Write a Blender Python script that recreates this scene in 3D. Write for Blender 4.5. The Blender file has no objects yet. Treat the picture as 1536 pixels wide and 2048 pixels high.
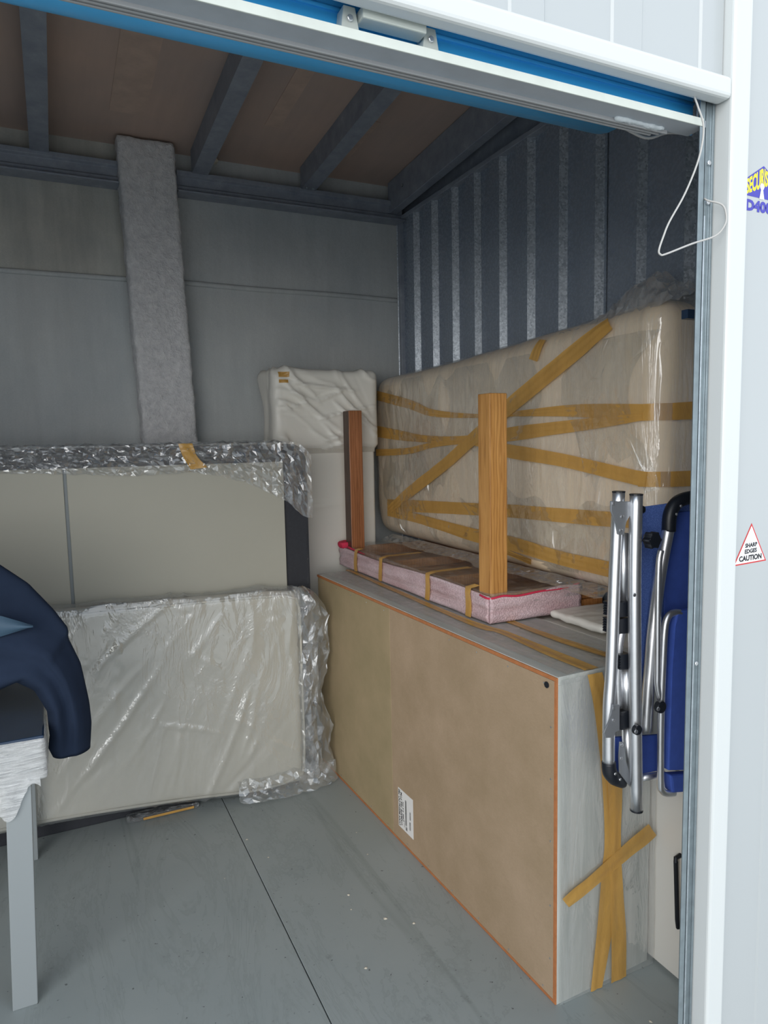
import bpy, bmesh, math, random
import numpy as np
from mathutils import Vector, Matrix
from mathutils.bvhtree import BVHTree

S = bpy.context.scene
COL = S.collection

# ------------------------------------------------------------------ camera
YAW, PITCH, ROLL, FPX = 0.44350, -0.100859, -0.020507, 1385.5
_f = Vector((math.sin(YAW)*math.cos(PITCH), math.cos(YAW)*math.cos(PITCH), math.sin(PITCH)))
_rt = Vector((math.cos(YAW), -math.sin(YAW), 0)); _up = _rt.cross(_f)
_a = _rt*math.cos(ROLL) + _up*math.sin(ROLL); _b = -_rt*math.sin(ROLL) + _up*math.cos(ROLL)
cam_d = bpy.data.cameras.new('camera'); cam = bpy.data.objects.new('camera', cam_d); COL.objects.link(cam)
cam.matrix_world = Matrix(((_a.x, _b.x, -_f.x, 0), (_a.y, _b.y, -_f.y, 0), (_a.z, _b.z, -_f.z, 1.5), (0, 0, 0, 1)))
cam_d.sensor_fit = 'VERTICAL'; cam_d.sensor_height = 36; cam_d.lens = FPX*36/2048
cam_d.clip_start = 0.05
S.camera = cam

# ------------------------------------------------------------------ world, sun, exposure
W = bpy.data.worlds.new('overcast'); S.world = W; W.use_nodes = True
wn = W.node_tree.nodes; wl = W.node_tree.links
bg = wn['Background']; bg.inputs['Strength'].default_value = 1.0
tc = wn.new('ShaderNodeTexCoord'); sx = wn.new('ShaderNodeSeparateXYZ'); rp = wn.new('ShaderNodeValToRGB')
wl.new(tc.outputs['Generated'], sx.inputs[0]); wl.new(sx.outputs['Z'], rp.inputs[0]); wl.new(rp.outputs[0], bg.inputs['Color'])
rp.color_ramp.elements[0].position = 0.0; rp.color_ramp.elements[0].color = (0.88, 0.94, 1.0, 1)
rp.color_ramp.elements[1].position = 1.0; rp.color_ramp.elements[1].color = (0.78, 0.88, 1.0, 1)
sun_d = bpy.data.lights.new('sun', 'SUN'); sun = bpy.data.objects.new('sun', sun_d); COL.objects.link(sun)
sun_d.energy = 1.35; sun_d.angle = math.radians(50); sun_d.color = (1.0, 0.96, 0.90)
sun.rotation_euler = Vector((0.85, 1.0, -0.22)).to_track_quat('-Z', 'Y').to_euler(); sun.location = (0, -4, 4)
S.view_settings.view_transform = 'Standard'; S.view_settings.look = 'None'
S.view_settings.gamma = 1.0; S.view_settings.use_curve_mapping = False
S.view_settings.exposure = 0.62
S.cycles.transparent_max_bounces = 16
S.cycles.max_bounces = 12
S.cycles.diffuse_bounces = 8
S.cycles.caustics_reflective = False; S.cycles.caustics_refractive = False

# ------------------------------------------------------------------ materials
def lin(c):
    return tuple((x/255/12.92 if x/255 <= 0.04045 else ((x/255+0.055)/1.055)**2.4) for x in c)
class Mat:
    def __init__(s, name, col=(0.5, 0.5, 0.5), rough=0.5, metal=0.0, spec=None):
        s.m = bpy.data.materials.new(name); s.m.use_nodes = True
        s.n = s.m.node_tree.nodes; s.l = s.m.node_tree.links
        s.p = s.n['Principled BSDF']; s.out = s.n['Material Output']
        s.p.inputs['Base Color'].default_value = (*col, 1); s.p.inputs['Roughness'].default_value = rough
        s.p.inputs['Metallic'].default_value = metal
        if spec is not None: s.p.inputs['Specular IOR Level'].default_value = spec
        s.tc = None; s.col = col
    def co(s, scale=(1, 1, 1), rot=(0, 0, 0)):
        if s.tc is None:
            s.tc = s.n.new('ShaderNodeNewGeometry')
        mp = s.n.new('ShaderNodeMapping'); mp.inputs['Scale'].default_value = scale; mp.inputs['Rotation'].default_value = rot
        s.l.new(s.tc.outputs['Position'], mp.inputs['Vector']); return mp.outputs[0]
    def noise(s, scale, detail=4, rough=0.55, stretch=(1, 1, 1), dist=0.0, rot=(0, 0, 0)):
        t = s.n.new('ShaderNodeTexNoise'); t.inputs['Scale'].default_value = scale; t.inputs['Detail'].default_value = detail
        t.inputs['Roughness'].default_value = rough; t.inputs['Distortion'].default_value = dist
        s.l.new(s.co(stretch, rot), t.inputs['Vector']); return t.outputs[0]
    def voro(s, scale, feature='F1', stretch=(1, 1, 1), out='Distance'):
        t = s.n.new('ShaderNodeTexVoronoi'); t.feature = feature; t.inputs['Scale'].default_value = scale
        s.l.new(s.co(stretch), t.inputs['Vector']); return t.outputs[out]
    def ramp(s, fac, *stops):
        r = s.n.new('ShaderNodeValToRGB'); s.l.new(fac, r.inputs[0]); e = r.color_ramp.elements
        while len(e) < len(stops): e.new(0.5)
        for k, (p, c) in enumerate(stops):
            if not isinstance(c, tuple): c = (c, c, c)
            e[k].position = p; e[k].color = (*c, 1)
        return r.outputs[0]
    def math(s, op, a, b=0.5):
        m = s.n.new('ShaderNodeMath'); m.operation = op
        for k, v in enumerate((a, b)):
            if isinstance(v, (int, float)): m.inputs[k].default_value = v
            else: s.l.new(v, m.inputs[k])
        return m.outputs[0]
    def mix(s, fac, a, b, blend='MIX'):
        m = s.n.new('ShaderNodeMix'); m.data_type = 'RGBA'; m.blend_type = blend
        for k, v in ((0, fac), (6, a), (7, b)):
            if isinstance(v, (int, float)): m.inputs[k].default_value = v if k == 0 else (v, v, v, 1)
            elif isinstance(v, tuple): m.inputs[k].default_value = (*v, 1)
            else: s.l.new(v, m.inputs[k])
        return m.outputs[2]
    def base(s, o): s.l.new(o, s.p.inputs['Base Color']); return s
    def rough(s, o): s.l.new(o, s.p.inputs['Roughness']); return s
    def bump(s, h, strength=0.3, dist=0.01, target=None):
        b = s.n.new('ShaderNodeBump'); b.inputs['Strength'].default_value = strength; b.inputs['Distance'].default_value = dist
        s.l.new(h, b.inputs['Height'])
        s.l.new(b.outputs[0], (target or s.p).inputs['Normal']); return b.outputs[0]

def simple(name, col, rough=0.5, metal=0.0, nscale=0, var=0.15, bump=0, bscale=200, stretch=(1, 1, 1)):
    m = Mat(name, col, rough, metal)
    if nscale:
        n = m.noise(nscale, 5, 0.6, stretch)
        m.base(m.ramp(n, (0.25, tuple(c*(1-var) for c in col)), (0.75, tuple(min(1, c*(1+var)) for c in col))))
    if bump: m.bump(m.noise(bscale, 3, 0.6, stretch), bump, 0.002)
    return m.m

# concrete wall
def concrete(name, c1, c2, streak=0.5):
    m = Mat(name, c1, 0.85)
    a = m.noise(2.2, 8, 0.62); b = m.noise(5, 5, 0.6, (3.0, 3.0, 0.35)); g = m.noise(140, 3, 0.6)
    c = m.ramp(a, (0.3, c1), (0.72, c2))
    c = m.mix(streak, c, m.ramp(b, (0.3, 0.62), (0.7, 1.0)), 'MULTIPLY')
    c = m.mix(0.25, c, m.ramp(g, (0.3, 0.7), (0.7, 1.0)), 'MULTIPLY')
    m.base(c); m.bump(m.math('ADD', m.noise(30, 6, 0.65), m.math('MULTIPLY', a, 2.0)), 0.35, 0.006); return m.m
M = {}
M['concrete'] = concrete('concrete', lin((184, 190, 192)), lin((204, 207, 206)), 0.3)
M['concrete2'] = concrete('concrete_stained', lin((176, 178, 174)), lin((208, 206, 196)), 0.6)
mm = Mat('sprayed_plaster', lin((165, 168, 170)), 0.9)
pn = mm.noise(30, 6, 0.7); mm.base(mm.ramp(pn, (0.3, lin((212, 213, 216))), (0.7, lin((246, 246, 247)))))
mm.bump(pn, 1.0, 0.02); M['plaster'] = mm.m
# painted floor
mm = Mat('painted_floor', lin((146, 156, 158)), 0.42)
a = mm.noise(1.1, 6, 0.6); b = mm.noise(16, 6, 0.7); sc1 = mm.noise(3.0, 6, 0.75, (1, 0.22, 1), 1.2, (0, 0, 0.5)); sc2 = mm.noise(6, 3, 0.5, (1.0, 0.06, 1), 0.4, (0, 0, -0.9))
c = mm.ramp(a, (0.3, lin((150, 159, 160))), (0.7, lin((168, 174, 173))))
c = mm.mix(0.36, c, mm.ramp(sc1, (0.455, 1.0), (0.49, (0.80, 0.81, 0.79)), (0.5, (0.70, 0.72, 0.70)), (0.51, 1.0)), 'MULTIPLY')
c = mm.mix(0.5, c, mm.ramp(b, (0.30, (0.55, 0.56, 0.54)), (0.38, 1.0)), 'MULTIPLY')
c = mm.mix(0.6, c, mm.ramp(sc2, (0.66, 1.0), (0.70, (0.78, 0.80, 0.78)), (0.74, 1.0)), 'MULTIPLY')
v = mm.noise(60, 2, 0.5); c = mm.mix(0.8, c, mm.ramp(v, (0.255, (0.25, 0.25, 0.24)), (0.285, 1.0)), 'MULTIPLY')
mm.base(c); mm.rough(mm.ramp(a, (0.2, 0.36), (0.8, 0.52))); mm.bump(mm.noise(9, 5, 0.6), 0.12, 0.004); M['floor'] = mm.m
M['ground'] = concrete('outdoor_ground', lin((196, 195, 190)), lin((212, 211, 205)), 0.1)
M['joint'] = simple('dark_joint', lin((52, 54, 54)), 0.9)
# galvanised painted steel of the walls
mm = Mat('blue_grey_steel', lin((130, 140, 154)), 0.35, 0.2)
mm.base(mm.ramp(mm.noise(2.5, 4, 0.6), (0.3, lin((136, 148, 164))), (0.7, lin((150, 160, 174))))); mm.rough(mm.ramp(mm.noise(90, 4, 0.7), (0.3, 0.20), (0.7, 0.34)))
mm.bump(mm.noise(60, 3, 0.7), 0.06, 0.002); M['steel_wall'] = mm.m
mm = Mat('spangled_zinc_painted_sheen', lin((190, 196, 202)), 0.38, 0.35)
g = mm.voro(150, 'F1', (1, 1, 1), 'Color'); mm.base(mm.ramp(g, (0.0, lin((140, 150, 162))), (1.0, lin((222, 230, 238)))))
mm.rough(mm.ramp(mm.noise(90, 4, 0.7), (0.3, 0.28), (0.7, 0.5))); mm.bump(mm.noise(120, 3, 0.7), 0.3, 0.002); M['zinc_sheen'] = mm.m  # speckled zinc, its colour lightened for the daylight the rib slants reflect
mm = Mat('painted_beam', lin((74, 84, 98)), 0.45, 0.0)
b = mm.noise(14, 6, 0.7); mm.base(mm.ramp(b, (0.3, lin((124, 132, 146))), (0.62, lin((148, 155, 166))), (0.8, lin((180, 184, 190)))))
mm.bump(mm.noise(60, 5, 0.7), 0.2, 0.003); M['beam'] = mm.m
mm = Mat('ceiling_board', lin((138, 110, 92)), 0.75)
b = mm.noise(1.6, 5, 0.6); s_ = mm.noise(30, 4, 0.6, (1, 0.08, 1)); c = mm.ramp(b, (0.3, lin((178, 162, 154))), (0.72, lin((202, 176, 160))))
mm.base(mm.mix(0.3, c, mm.ramp(s_, (0.3, 0.75), (0.7, 1.0)), 'MULTIPLY')); M['board'] = mm.m
M['board_patch'] = simple('glue_patch', lin((196, 172, 156)), 0.6, nscale=14)
# white coated exterior sheet
mm = Mat('white_sheet', lin((174, 179, 181)), 0.28); mm.bump(mm.noise(1.6, 2, 0.5), 0.05, 0.02)
mm.p.inputs['Coat Weight'].default_value = 0.3; M['white'] = mm.m
M['white_trim'] = simple('white_trim', lin((203, 207, 207)), 0.35)
M['galv'] = simple('galvanised', lin((186, 196, 202)), 0.34, 0.85, nscale=60, var=0.2)
M['galv_dull'] = simple('dull_galvanised', lin((142, 154, 160)), 0.4, 0.7, nscale=40, var=0.15)
M['alum'] = simple('brushed_aluminium', lin((232, 234, 238)), 0.34, 0.95, nscale=30, var=0.06)
M['alum2'] = simple('grey_cast_plate', lin((150, 154, 160)), 0.42, 0.6)
M['grey_plastic'] = simple('grey_rail', lin((160, 168, 176)), 0.45, nscale=20, var=0.08)
M['pale_rail'] = simple('pale_rail', lin((196, 202, 196)), 0.5, nscale=14, var=0.08)
M['rubber_grey'] = simple('grey_rubber', lin((148, 150, 152)), 0.5)
M['blue_curtain'] = simple('blue_shutter', lin((70, 184, 248)), 0.3)
M['black'] = simple('black_plastic', lin((22, 26, 34)), 0.42)
M['dark_fabric'] = simple('dark_bed_fabric', lin((44, 46, 52)), 0.75, nscale=90, var=0.15)
M['seam_grey'] = simple('seam_grey', lin((128, 134, 136)), 0.6)
M['panel_beige'] = simple('pale_bed_panel', lin((170, 168, 156)), 0.6, nscale=3, var=0.03)
mm = Mat('mdf', lin((186, 158, 124)), 0.75)
a = mm.noise(5, 6, 0.65); g = mm.noise(240, 4, 0.7, (1, 0.5, 1)); c = mm.ramp(a, (0.3, lin((160, 138, 110))), (0.7, lin((178, 154, 128))))
mm.base(mm.mix(0.35, c, mm.ramp(g, (0.3, 0.72), (0.7, 1.0)), 'MULTIPLY')); M['mdf'] = mm.m
mm = Mat('mdf_left', lin((176, 156, 118)), 0.75)
a = mm.noise(5, 6, 0.65); c = mm.ramp(a, (0.3, lin((152, 137, 104))), (0.7, lin((170, 150, 118)))); mm.base(c); M['mdf2'] = mm.m
M['orange_edge'] = simple('orange_edge', lin((178, 114, 70)), 0.6, nscale=60, var=0.15)
def graingrey(name, stretch, c1=(176, 182, 178), c2=(206, 208, 204)):
    m = Mat(name, lin(c1), 0.5)
    n = m.noise(26, 7, 0.7, stretch, 0.4); n2 = m.noise(60, 4, 0.7, stretch, 0.2)
    c = m.ramp(n, (0.32, lin(c1)), (0.6, lin(c2))); c = m.mix(0.35, c, m.ramp(n2, (0.35, 0.78), (0.6, 1.0)), 'MULTIPLY'); m.base(c)
    m.bump(n2, 0.12, 0.001); return m.m
M['lime_z'] = graingrey('limed_wood_upright', (1, 1, 0.05))
M['lime_y'] = graingrey('limed_wood_long', (1, 0.05, 1))
M['lacquer'] = simple('cream_lacquer', lin((226, 222, 214)), 0.4)
def wood(name, c1, c2, stretch=(1, 1, 0.07), sc=34):
    m = Mat(name, lin(c1), 0.45)
    n = m.noise(sc, 8, 0.65, stretch, 0.8); w = m.n.new('ShaderNodeTexWave'); w.inputs['Scale'].default_value = 26; w.inputs['Distortion'].default_value = 9
    w.inputs['Detail'].default_value = 3; w.inputs['Detail Scale'].default_value = 1.4
    m.l.new(m.co((1, 1, 0.10)), w.inputs['Vector'])
    c = m.ramp(n, (0.3, lin(c1)), (0.66, lin(c2))); c = m.mix(0.6, c, m.ramp(w.outputs[1], (0.1, (0.62, 0.54, 0.44)), (0.5, 1.0)), 'MULTIPLY'); m.base(c)
    m.bump(n, 0.15, 0.001); return m.m
M['oak'] = wood('oak', (168, 116, 58), (204, 152, 88))
M['walnut'] = wood('red_brown_wood', (134, 84, 50), (168, 110, 72))
M['dark_face'] = wood('dark_brown_face', (70, 50, 40), (92, 68, 54))
M['oak_flat'] = wood('oak_panel', (150, 98, 52), (184, 128, 76), (1, 0.07, 1))
mm = Mat('pink_foam', lin((214, 186, 190)), 0.7)
v = mm.voro(170); n = mm.noise(9, 5, 0.6, (0.5, 0.5, 3)); c = mm.ramp(n, (0.3, lin((200, 168, 172))), (0.7, lin((230, 208, 214))))
mm.base(mm.mix(0.6, c, mm.ramp(v, (0.15, 1.0), (0.6, 0.62)), 'MULTIPLY')); mm.bump(v, 0.6, 0.003); M['foam'] = mm.m
M['red_edge'] = simple('crimson_foam_edge', lin((204, 44, 78)), 0.7, nscale=90)
def cloth(name, c, var=0.06, rough=0.85):
    m = Mat(name, lin(c), rough); n = m.noise(6, 5, 0.6)
    m.base(m.ramp(n, (0.3, tuple(x*(1-var) for x in lin(c))), (0.7, tuple(min(1, x*(1+var)) for x in lin(c)))))
    m.bump(m.noise(12, 5, 0.6), 0.15, 0.01); return m.m
M['mattress_beige'] = cloth('beige_cover', (250, 226, 194), 0.07)
M['mattress_white'] = cloth('white_cover', (204, 200, 188), 0.04, 0.7)
M['wrap_white'] = Mat('cloudy_white_sheet', lin((228, 226, 218)), 0.42).m
M['navy'] = cloth('navy_cloth', (38, 48, 66), 0.15, 0.95)
M['navy'].node_tree.nodes['Principled BSDF'].inputs['Specular IOR Level'].default_value = 0.1
M['teal'] = cloth('slate_lining', (62, 86, 106), 0.1, 0.6)
M['navy_top'] = simple('navy_glass_top', lin((40, 58, 82)), 0.22, nscale=12, var=0.25)
M['table_grey'] = simple('silver_grey_lacquer', lin((158, 164, 166)), 0.42, 0.25)
M['handle'] = simple('black_handle', lin((20, 22, 28)), 0.35, 0.4)
mm = Mat('blue_mesh_fabric', lin((52, 78, 152)), 0.7); v = mm.voro(420); mm.base(mm.mix(0.5, lin((92, 122, 196)), mm.ramp(v, (0.2, lin((118, 148, 216))), (0.55, lin((60, 86, 158))))))
mm.bump(v, 0.4, 0.001); M['blue_fabric'] = mm.m
M['blue_dark'] = simple('blue_canvas', lin((62, 90, 176)), 0.7, nscale=40, var=0.1)
M['cord'] = simple('white_cord', lin((180, 179, 176)), 0.6)
M['label'] = simple('label_paper', lin((232, 230, 228)), 0.6)
M['ink'] = simple('black_ink', lin((20, 20, 24)), 0.6)
M['ink_blue'] = simple('blue_ink', lin((62, 60, 168)), 0.4)
M['ink_yellow'] = simple('yellow_ink', lin((248, 236, 30)), 0.4)
M['ink_red'] = simple('red_ink', lin((196, 30, 34)), 0.4)
M['ink_white'] = simple('white_ink', lin((244, 244, 248)), 0.4)
M['crumb'] = simple('pale_crumb', lin((214, 206, 190)), 0.8)
M['caulk'] = simple('white_caulk', lin((190, 198, 202)), 0.8, bump=0.8, bscale=90)

def film(name, opac=0.10, spec=0.55, rough=0.14, creases=(1, 1, 1), cs=14, tint=(0.97, 0.975, 0.97), bs=0.6, body=(0.86, 0.87, 0.87)):
    """thin clear plastic sheet: mostly transparent, a little cloudy, glossy with crease relief"""
    m = Mat(name, (0.8, 0.8, 0.8)); n, l = m.n, m.l; n.remove(m.p)
    tr = n.new('ShaderNodeBsdfTransparent'); tr.inputs[0].default_value = (*tint, 1)
    di = n.new('ShaderNodeBsdfDiffuse'); di.inputs[0].default_value = (*body, 1)
    gl = n.new('ShaderNodeBsdfGlossy'); gl.inputs['Roughness'].default_value = rough; gl.inputs['Color'].default_value = (0.95, 0.97, 1.0, 1)
    a = m.noise(cs, 5, 0.6, creases, 0.9); r = m.math('ABSOLUTE', m.math('SUBTRACT', a, 0.5)); r = m.math('SUBTRACT', 1.0, m.math('MULTIPLY', r, 5.0)); r = m.math('MAXIMUM', r, 0.0)
    v = m.voro(cs*0.9, 'DISTANCE_TO_EDGE', creases); v = m.math('SUBTRACT', 1.0, m.math('MINIMUM', m.math('MULTIPLY', v, 5.0), 1.0))
    h = m.math('ADD', m.math('POWER', r, 2.0), m.math('MULTIPLY', v, 0.7)); 
    b = n.new('ShaderNodeBump'); b.inputs['Strength'].default_value = bs; b.inputs['Distance'].default_value = 0.006; l.new(h, b.inputs['Height'])
    l.new(b.outputs[0], gl.inputs['Normal'])
    fr = n.new('ShaderNodeLayerWeight'); fr.inputs['Blend'].default_value = 0.28; l.new(b.outputs[0], fr.inputs['Normal'])
    m1 = n.new('ShaderNodeMixShader'); m2 = n.new('ShaderNodeMixShader')
    cl = m.math('ADD', m.math('MULTIPLY', h, opac*0.45), opac*0.75)
    l.new(cl, m1.inputs[0]); l.new(tr.outputs[0], m1.inputs[1]); l.new(di.outputs[0], m1.inputs[2])
    fa = m.math('MINIMUM', m.math('ADD', m.math('MULTIPLY', fr.outputs['Facing'], spec*0.6), spec*0.14), 0.7)
    l.new(fa, m2.inputs[0]); l.new(m1.outputs[0], m2.inputs[1]); l.new(gl.outputs[0], m2.inputs[2]); l.new(m2.outputs[0], m.out.inputs[0]); return m.m
M['film'] = film('clear_film')
M['film_soft'] = film('cloudy_film', 0.10, 0.8, 0.06, (1, 1, 0.4), 6, bs=0.5)
M['film_v'] = film('clear_film_vertical', 0.15, 0.7, 0.07, (1.5, 1.5, 0.25), 7, bs=0.5)
M['film_crinkle'] = film('crinkled_film', 0.06, 1.1, 0.07, (1, 1, 1), 22, bs=1.0)
M['film_stretch'] = film('stretch_film', 0.55, 0.8, 0.2, (0.2, 1, 2.2), 45, bs=0.9)
M['film_bag'] = film('bag_film', 0.07, 0.8, 0.08, (1, 1, 0.5), 8, bs=0.6)
M['film_glint'] = film('glinting_film', 0.02, 0.5, 0.07, (1, 1, 0.4), 9, bs=0.2)
M['film_puff'] = film('puffed_film', 0.22, 1.1, 0.1, (1, 1, 0.6), 9, bs=0.25)
M['film_facet'] = film('crumpled_film', 0.13, 0.85, 0.07, (1, 1, 0.6), 9, bs=0.22)
def tape_mat(name, col, tr_=0.22):
    m = Mat(name, lin(col), 0.22); n, l = m.n, m.l
    nz = m.noise(22, 5, 0.65, (1, 1, 0.35), 0.6); m.base(m.ramp(nz, (0.3, tuple(c*0.82 for c in lin(col))), (0.7, lin(col))))
    m.bump(nz, 0.55, 0.006)
    tr = n.new('ShaderNodeBsdfTransparent'); tr.inputs[0].default_value = (0.9, 0.66, 0.3, 1) if col[2] < 150 else (0.95, 0.95, 0.94, 1)
    mx = n.new('ShaderNodeMixShader'); mx.inputs[0].default_value = tr_
    l.new(m.p.outputs[0], mx.inputs[1]); l.new(tr.outputs[0], mx.inputs[2]); l.new(mx.outputs[0], m.out.inputs[0]); return m.m
M['tape'] = tape_mat('brown_packing_tape', (214, 168, 92))
M['tape_clear'] = tape_mat('clear_packing_tape', (222, 218, 208), 0.45)

# ------------------------------------------------------------------ geometry helpers
WLOC = {}
def fin(o, parent, wloc):
    COL.objects.link(o); WLOC[o.name] = Vector(wloc)
    if parent is not None:
        o.parent = parent; o.location = Vector(wloc)-WLOC[parent.name]
    else: o.location = wloc
    return o
def thing(name, label, cat, loc, group=None):
    o = bpy.data.objects.new(name, None); o.empty_display_size = 0.1; fin(o, None, loc)
    o['label'] = label; o['category'] = cat
    if group: o['group'] = group
    return o
def tag(o, label=None, cat=None, group=None, kind=None):
    if label: o['label'] = label
    if cat: o['category'] = cat
    if group: o['group'] = group
    if kind: o['kind'] = kind
    return o
def mesh(name, V, F, mat, parent=None, smooth=False, label=None):
    V = np.asarray(V, float); c = (V.min(0)+V.max(0))/2; c[2] = V[:, 2].min()
    me = bpy.data.meshes.new(name); me.from_pydata((V-c).tolist(), [], [list(map(int, f)) for f in F]); me.update()
    me.materials.append(M[mat] if isinstance(mat, str) else mat)
    if smooth: me.polygons.foreach_set('use_smooth', [True]*len(me.polygons))
    o = bpy.data.objects.new(name, me); fin(o, parent, c)
    if label: o['label'] = label
    return o
def bm_out(name, bm, mat, parent=None, smooth=False, label=None):
    bmesh.ops.recalc_face_normals(bm, faces=bm.faces)
    bm.verts.index_update()
    V = [v.co[:] for v in bm.verts]; F = [[v.index for v in f.verts] for f in bm.faces]; bm.free()
    return mesh(name, V, F, mat, parent, smooth, label)
def box(name, x0, x1, y0, y1, z0, z1, mat, parent=None, bev=0.0, seg=2, label=None):
    bm = bmesh.new(); bmesh.ops.create_cube(bm, size=1)
    for v in bm.verts: v.co = Vector(((x0+x1)/2+v.co.x*(x1-x0), (y0+y1)/2+v.co.y*(y1-y0), (z0+z1)/2+v.co.z*(z1-z0)))
    if bev: bmesh.ops.bevel(bm, geom=bm.edges[:], offset=bev, segments=seg, affect='EDGES', profile=0.5)
    return bm_out(name, bm, mat, parent, False, label)
def hexa(name, P, mat, parent=None, bev=0.0, label=None):
    """8 corners: bottom 4 ccw, top 4 ccw"""
    bm = bmesh.new(); v = [bm.verts.new(p) for p in P]
    for f in ((0, 3, 2, 1), (4, 5, 6, 7), (0, 1, 5, 4), (1, 2, 6, 5), (2, 3, 7, 6), (3, 0, 4, 7)): bm.faces.new([v[i] for i in f])
    if bev: bmesh.ops.bevel(bm, geom=bm.edges[:], offset=bev, segments=2, affect='EDGES', profile=0.5)
    return bm_out(name, bm, mat, parent, False, label)
def prism(name, poly, axis, a0, a1, mat, parent=None, bev=0.0, label=None):
    """poly: 2D points; axis 'y': (x,z) extruded in y; 'x': (y,z); 'z': (x,y)"""
    def P(p, a): return {'y': (p[0], a, p[1]), 'x': (a, p[0], p[1]), 'z': (p[0], p[1], a)}[axis]
    bm = bmesh.new(); A = [bm.verts.new(P(p, a0)) for p in poly]; B = [bm.verts.new(P(p, a1)) for p in poly]; n = len(poly)
    bm.faces.new(A); bm.faces.new(B[::-1])
    for i in range(n): bm.faces.new((A[i], B[i], B[(i+1) % n], A[(i+1) % n]))
    if bev: bmesh.ops.bevel(bm, geom=bm.edges[:], offset=bev, segments=2, affect='EDGES', profile=0.5)
    return bm_out(name, bm, mat, parent, False, label)
def smooth_path(pts, sub=6):
    P = [Vector(p) for p in pts]; out = []
    for i in range(len(P)-1):
        p0 = P[max(i-1, 0)]; p1 = P[i]; p2 = P[i+1]; p3 = P[min(i+2, len(P)-1)]
        for k in range(sub):
            t = k/sub; out.append(0.5*((2*p1)+(p2-p0)*t+(2*p0-5*p1+4*p2-p3)*t*t+(3*p1-p0-3*p2+p3)*t**3))
    out.append(P[-1]); return out
def tube(name, pts, r, mat, parent=None, seg=14, smooth=True, sub=5, label=None, flat=1.0):
    P = smooth_path(pts, sub) if sub > 1 and len(pts) > 2 else [Vector(p) for p in pts]
    n = len(P); R = r if isinstance(r, (list, tuple)) else [r]*n
    if len(R) != n: R = list(np.interp(np.linspace(0, 1, n), np.linspace(0, 1, len(R)), R))
    V = []; F = []; up = None
    for i in range(n):
        t = (P[min(i+1, n-1)]-P[max(i-1, 0)]).normalized()
        if up is None: up = Vector((0, 1, 0)) if abs(t.y) < 0.9 else Vector((1, 0, 0))
        s = t.cross(up).normalized(); up = s.cross(t).normalized()
        for k in range(seg):
            a = 2*math.pi*k/seg; V.append(P[i]+s*math.cos(a)*R[i]+up*math.sin(a)*R[i]*flat)
    for i in range(n-1):
        for k in range(seg):
            k2 = (k+1) % seg; F.append((i*seg+k, i*seg+k2, (i+1)*seg+k2, (i+1)*seg+k))
    F.append(tuple(range(seg-1, -1, -1))); F.append(tuple((n-1)*seg+k for k in range(seg)))
    return mesh(name, V, F, mat, parent, smooth, label)
def cyl(name, p, axis, r, h, mat, parent=None, seg=14, label=None):
    p = Vector(p); d = Vector(axis).normalized()*h
    return tube(name, [p, p+d*0.12, p+d*0.88, p+d], [r*0.9, r, r, r*0.85], mat, parent, seg, False, 1, label)
# vectorised value noise
def vnoise(P, seed=0):
    P = np.asarray(P, float); i = np.floor(P).astype(np.int64); f = P-i; f = f*f*(3-2*f); r = 0
    for dx in (0, 1):
        for dy in (0, 1):
            for dz in (0, 1):
                x = (i[:, 0]+dx)*374761393+(i[:, 1]+dy)*668265263+(i[:, 2]+dz)*2147483647+seed*1442695041
                x = (x ^ (x >> 13))*1274126177; x = (x ^ (x >> 16)) & 0xffff
                w = (f[:, 0] if dx else 1-f[:, 0])*(f[:, 1] if dy else 1-f[:, 1])*(f[:, 2] if dz else 1-f[:, 2])
                r = r+w*(x/65535.0)
    return r
def ridged(P, seed=0, octs=3):
    P = np.asarray(P, float); r = 0; a = 1; t = 0
    for k in range(octs):
        r = r+a*(1-np.abs(2*vnoise(P*(2**k), seed+k*7)-1))**2; t += a; a *= 0.5
    return r/t
def folds(s, t, n, seed, s_rng, t_rng, lmin, lmax, ang, spread, width, amp):
    """sum of tapered sharp creases scattered over a face"""
    rg = random.Random(seed); out = np.zeros_like(s)
    for _ in range(n):
        cs = rg.uniform(*s_rng); ct = rg.uniform(*t_rng); L = rg.uniform(lmin, lmax); a = ang+rg.uniform(-spread, spread)
        dx, dy = math.cos(a), math.sin(a); w = width*rg.uniform(0.5, 1.5); A = amp*rg.uniform(-0.5, 1.0)
        u = (s-cs)*dx+(t-ct)*dy; v = -(s-cs)*dy+(t-ct)*dx; v = v+0.05*u*u/L*rg.uniform(-1, 1)*4
        out += A*np.exp(-np.abs(v/w)**1.3)*np.clip(1-(np.abs(u)/(L/2))**2, 0, 1)
    return out
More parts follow.
